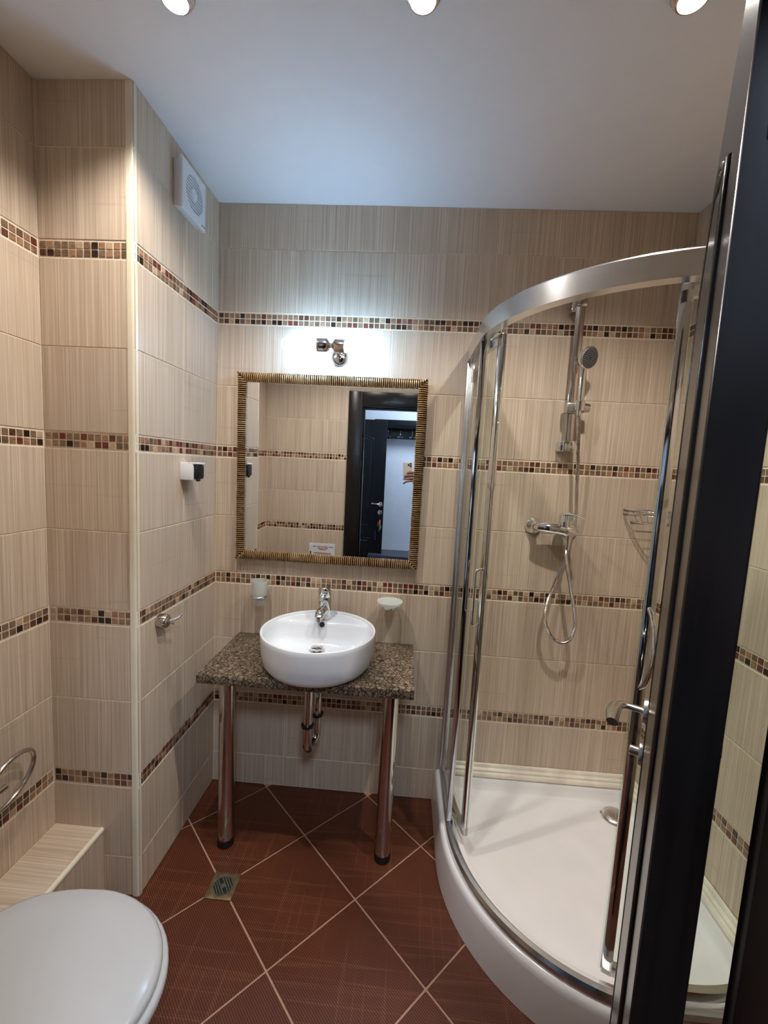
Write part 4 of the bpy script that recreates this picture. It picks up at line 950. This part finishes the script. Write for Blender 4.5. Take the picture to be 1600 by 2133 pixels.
MB().box(0.40, 1.50, HY+0.001, HY+0.34, 0.43, 0.462, 0.003, 1).build('bench_top', wood_dark('bench_top_wood', (62, 66, 76), (80, 84, 94), 0.45), bn, 40)
for x in (0.40, 1.478): MB().box(x, x+0.022, HY+0.001, HY+0.33, 0.0, 0.429, 0.002, 1).build('side_panel', M['hwood'], bn, 40)
for i in range(2): MB().box(0.424+i*0.527, 0.948+i*0.527, HY+0.315, HY+0.333, 0.03, 0.425, 0.003, 1).build('bench_door', M['hwood'], bn, 40)

# ------------------------------------------------------------------ phone and the hand that holds it
cmx = Matrix((c_right, c_fwd, c_up)).transposed().to_4x4(); cmx.translation = CAM
ph = thing('smartphone', 'pale smartphone with three dark lenses held up in the doorway', 'phone', CAM); ph.matrix_basis = cmx
def pbuild(mb, name, mt, sm=40, label=None, parent=None):
    o = mb.build(name, mt, None, sm); o.parent = parent or ph; o.matrix_parent_inverse = Matrix()
    if label: o['label'] = label
    return o
pm = simple('pale_phone_back', sr(214, 206, 192), 0.35, var=0.02)
pbuild(MB().box(-0.061, 0.016, -0.0155, -0.0075, -0.130, 0.019, 0.0035, 3), 'case', pm)
pbuild(MB().box(-0.058, 0.013, -0.0162, -0.0155, -0.127, 0.016), 'screen', M['black'], 0)
pbuild(MB().box(-0.024, 0.0125, -0.0075, -0.0062, -0.020, 0.0160, 0.0006, 1), 'camera_plate', pm)
for x, z in ((0.002, 0.007), (0.002, -0.012), (-0.0145, -0.003)):
    pbuild(MB().lathe([(0.0078, 0), (0.0078, 0.0016), (0.006, 0.0018)], 20, Matrix.Translation((x, -0.0064, z)) @ Matrix.Rotation(-PI/2, 4, 'X')), 'lens', M['black'], 40, 'black camera lens')

vv = []; ee = []; rad = []
def jv(p, r, par=None):
    vv.append(tuple(cmx @ Vector(p))); rad.append(r)
    if par is not None: ee.append((par, len(vv)-1))
    return len(vv)-1
pm0 = jv((0.040, -0.036, -0.135), 0.027)
wr = jv((0.060, -0.060, -0.195), 0.024, pm0); fa = jv((0.098, -0.100, -0.270), 0.028, wr); fb = jv((0.160, -0.170, -0.400), 0.038, fa)
pc = jv((0.036, -0.024, -0.098), 0.023, pm0)
for k, seq in enumerate([[(0.032, -0.006, -0.070), (0.012, 0.008, -0.060), (-0.012, 0.008, -0.064), (-0.028, 0.003, -0.074)],
                         [(0.034, -0.004, -0.092), (0.006, 0.010, -0.086), (-0.028, 0.009, -0.090), (-0.052, 0.003, -0.098)],
                         [(0.033, -0.006, -0.114), (0.004, 0.009, -0.112), (-0.032, 0.009, -0.116), (-0.060, 0.002, -0.124)],
                         [(0.030, -0.010, -0.136), (0.000, 0.006, -0.136), (-0.036, 0.004, -0.142), (-0.064, -0.006, -0.162)]]):
    pv = jv(seq[0], 0.0145, pc if k < 2 else pm0)
    for q, r in zip(seq[1:], (0.0108, 0.0100, 0.0082)): pv = jv(q, r*(1.0 if k < 3 else 0.86), pv)
t1 = jv((0.036, -0.048, -0.095), 0.014, pm0); t2 = jv((0.014, -0.042, -0.084), 0.0105, t1); t3 = jv((-0.020, -0.030, -0.082), 0.0095, t2); t4 = jv((-0.044, -0.026, -0.082), 0.008, t3)
def wv(p, r, par=None):
    vv.append(tuple(p)); rad.append(r)
    if par is not None: ee.append((par, len(vv)-1))
    return len(vv)-1
shl = wv((1.055, -2.10, 1.375), 0.055, fb)
che = wv((1.20, -2.10, 1.30), 0.095, shl); spi = wv((1.20, -2.10, 1.11), 0.092, che); pel = wv((1.20, -2.10, 0.95), 0.098, spi)
nkb = wv((1.20, -2.10, 1.44), 0.058, che); nk = wv((1.20, -2.095, 1.49), 0.050, nkb)
h1 = wv((1.20, -2.075, 1.555), 0.066, nk); h2 = wv((1.20, -2.075, 1.625), 0.080, h1); h3 = wv((1.20, -2.080, 1.675), 0.066, h2)
nose = wv((1.20, -1.985, 1.590), 0.010, h1)
shr = wv((1.345, -2.10, 1.375), 0.055, che); elr = wv((1.405, -2.13, 1.10), 0.042, shr); wrr = wv((1.405, -2.03, 0.88), 0.027, elr); har = wv((1.402, -2.005, 0.815), 0.030, wrr)
for k in range(4):
    x = 1.402 + 0.004*k; y = -2.030 + 0.017*k; q = wv((x, y, 0.775), 0.0095, har); q = wv((x-0.004, y+0.004, 0.742), 0.0085, q); wv((x-0.012, y+0.006, 0.716 + 0.004*abs(k-1.5)), 0.0072, q)
q = wv((1.392, -1.978, 0.800), 0.010, har); wv((1.382, -1.965, 0.770), 0.0085, q)
for sx in (-1, 1):
    hp_ = wv((1.20+sx*0.088, -2.10, 0.90), 0.085, pel); kn_ = wv((1.20+sx*0.098, -2.085, 0.50), 0.056, hp_); an_ = wv((1.20+sx*0.102, -2.12, 0.085), 0.036, kn_); wv((1.20+sx*0.112, -1.99, 0.032), 0.030, an_)
def skin_mesh(name, vs, es, rs, root, mt):
    me = bpy.data.meshes.new(name); me.from_pydata(vs, es, []); o = bpy.data.objects.new(name, me); COL.objects.link(o)
    sk_ = o.modifiers.new('skin', 'SKIN'); sk_.use_smooth_shade = True
    for i, v in enumerate(me.skin_vertices[0].data): v.radius = (rs[i], rs[i]); v.use_root = (i == root)
    sb_ = o.modifiers.new('sub', 'SUBSURF'); sb_.levels = 2; sb_.render_levels = 2
    nm = bpy.data.meshes.new_from_object(o.evaluated_get(bpy.context.evaluated_depsgraph_get()))
    o.modifiers.clear(); o.data = nm; bpy.data.meshes.remove(me)
    nm.materials.clear(); nm.materials.append(mt); return o
person = skin_mesh('person', vv, ee, rad, pel, simple('skin', sr(160, 116, 100), 0.5, var=0.05, vs=60))
tag(person, 'person in dark clothes holding up a phone, hand seen in the mirror', 'person')
shirt = MB().loft([ell(1.20, -2.10, rx, ry, z, 36, 2.3) for z, rx, ry in ((0.900, 0.170, 0.124), (1.00, 0.160, 0.118), (1.12, 0.152, 0.114), (1.25, 0.166, 0.120), (1.34, 0.172, 0.114), (1.40, 0.135, 0.090), (1.435, 0.085, 0.072), (1.452, 0.066, 0.062))])
V_ = Vector
shirt.tube(catmull([(1.12, -2.10, 1.345), vv[shl], V_(vv[shl]).lerp(V_(vv[fb]), 0.5), vv[fb], vv[fa]], 5), 0.05, 16, [0.070 - 0.036*k/20 for k in range(21)])
shirt.tube(catmull([(1.28, -2.10, 1.345), vv[shr], V_(vv[shr]).lerp(V_(vv[elr]), 0.5), vv[elr], vv[wrr]], 5), 0.05, 16, [0.070 - 0.036*k/20 for k in range(21)])
shirt.build('shirt', simple('dark_shirt_fabric', sr(46, 40, 44), 0.85, var=0.1), person, 60)
trou = MB().loft([ell(1.20, -2.10, rx, ry, z, 36, 2.3) for z, rx, ry in ((0.80, 0.150, 0.095), (0.85, 0.168, 0.112), (0.91, 0.166, 0.118), (0.98, 0.152, 0.110))])
for sx in (-1, 1): trou.tube(catmull([(1.20+sx*0.082, -2.10, 0.88), (1.20+sx*0.090, -2.10, 0.74), (1.20+sx*0.098, -2.085, 0.50), (1.20+sx*0.102, -2.12, 0.085)], 6), 0.07, 18, [0.088 - 0.034*k/18 for k in range(19)])
trou.build('trousers', simple('dark_trouser_fabric', sr(34, 36, 46), 0.85, var=0.1), person, 60)
for sx in (-1, 1): MB().loft([ell(1.20+sx*0.108, -2.055, 0.046, 0.135, 0.001, 28, 2.6), ell(1.20+sx*0.108, -2.055, 0.047, 0.136, 0.035, 28, 2.5), ell(1.20+sx*0.106, -2.075, 0.044, 0.112, 0.070, 28, 2.2), ell(1.20+sx*0.103, -2.115, 0.046, 0.055, 0.105, 28, 2.0)]).build('shoe', M['black'], person, 60)
MB().loft([ell(1.20, -2.105, rx, ry, z, 28) for rx, ry, z in ((0.066, 0.052, 1.55), (0.090, 0.076, 1.60), (0.098, 0.088, 1.66), (0.088, 0.082, 1.71), (0.05, 0.05, 1.738))]).build('hair', simple('dark_brown_hair', sr(44, 30, 22), 0.6, var=0.2, vs=90), person, 60)
for sx in (-1, 1):
    MB().lathe([(0.001, 0.0), (0.009, 0.002), (0.011, 0.006), (0.001, 0.009)], 14, axis_mat((1.20+sx*0.030, -2.004, 1.618), (0, 1, 0))).build('eye', simple('eye_white', sr(220, 216, 210), 0.2), person, 60)
    MB().lathe([(0.001, 0.0), (0.018, 0.004), (0.022, 0.010), (0.010, 0.012)], 16, axis_mat((1.20+sx*0.078, -2.085, 1.60), (sx, 0.25, 0))).build('ear', simple('ear_skin', sr(160, 112, 98), 0.5), person, 60)
MB().tube([(1.175, -2.008, 1.548), (1.20, -2.001, 1.545), (1.225, -2.008, 1.548)], 0.005, 8).build('mouth', simple('lip', sr(140, 82, 78), 0.5), person, 60)
br = MB().tube([cmx @ (Vector((0.070, -0.067, -0.205)) + Vector((0.030*math.cos(a), 0.030*math.sin(a)*0.85, -0.012*math.cos(a)))) for a in [2*PI*i/28 for i in range(28)]], 0.003, 8, closed=True)
tag(br.build('bracelet', M['black'], None, 60), 'thin black band around the wrist of the hand with the phone', 'bracelet')
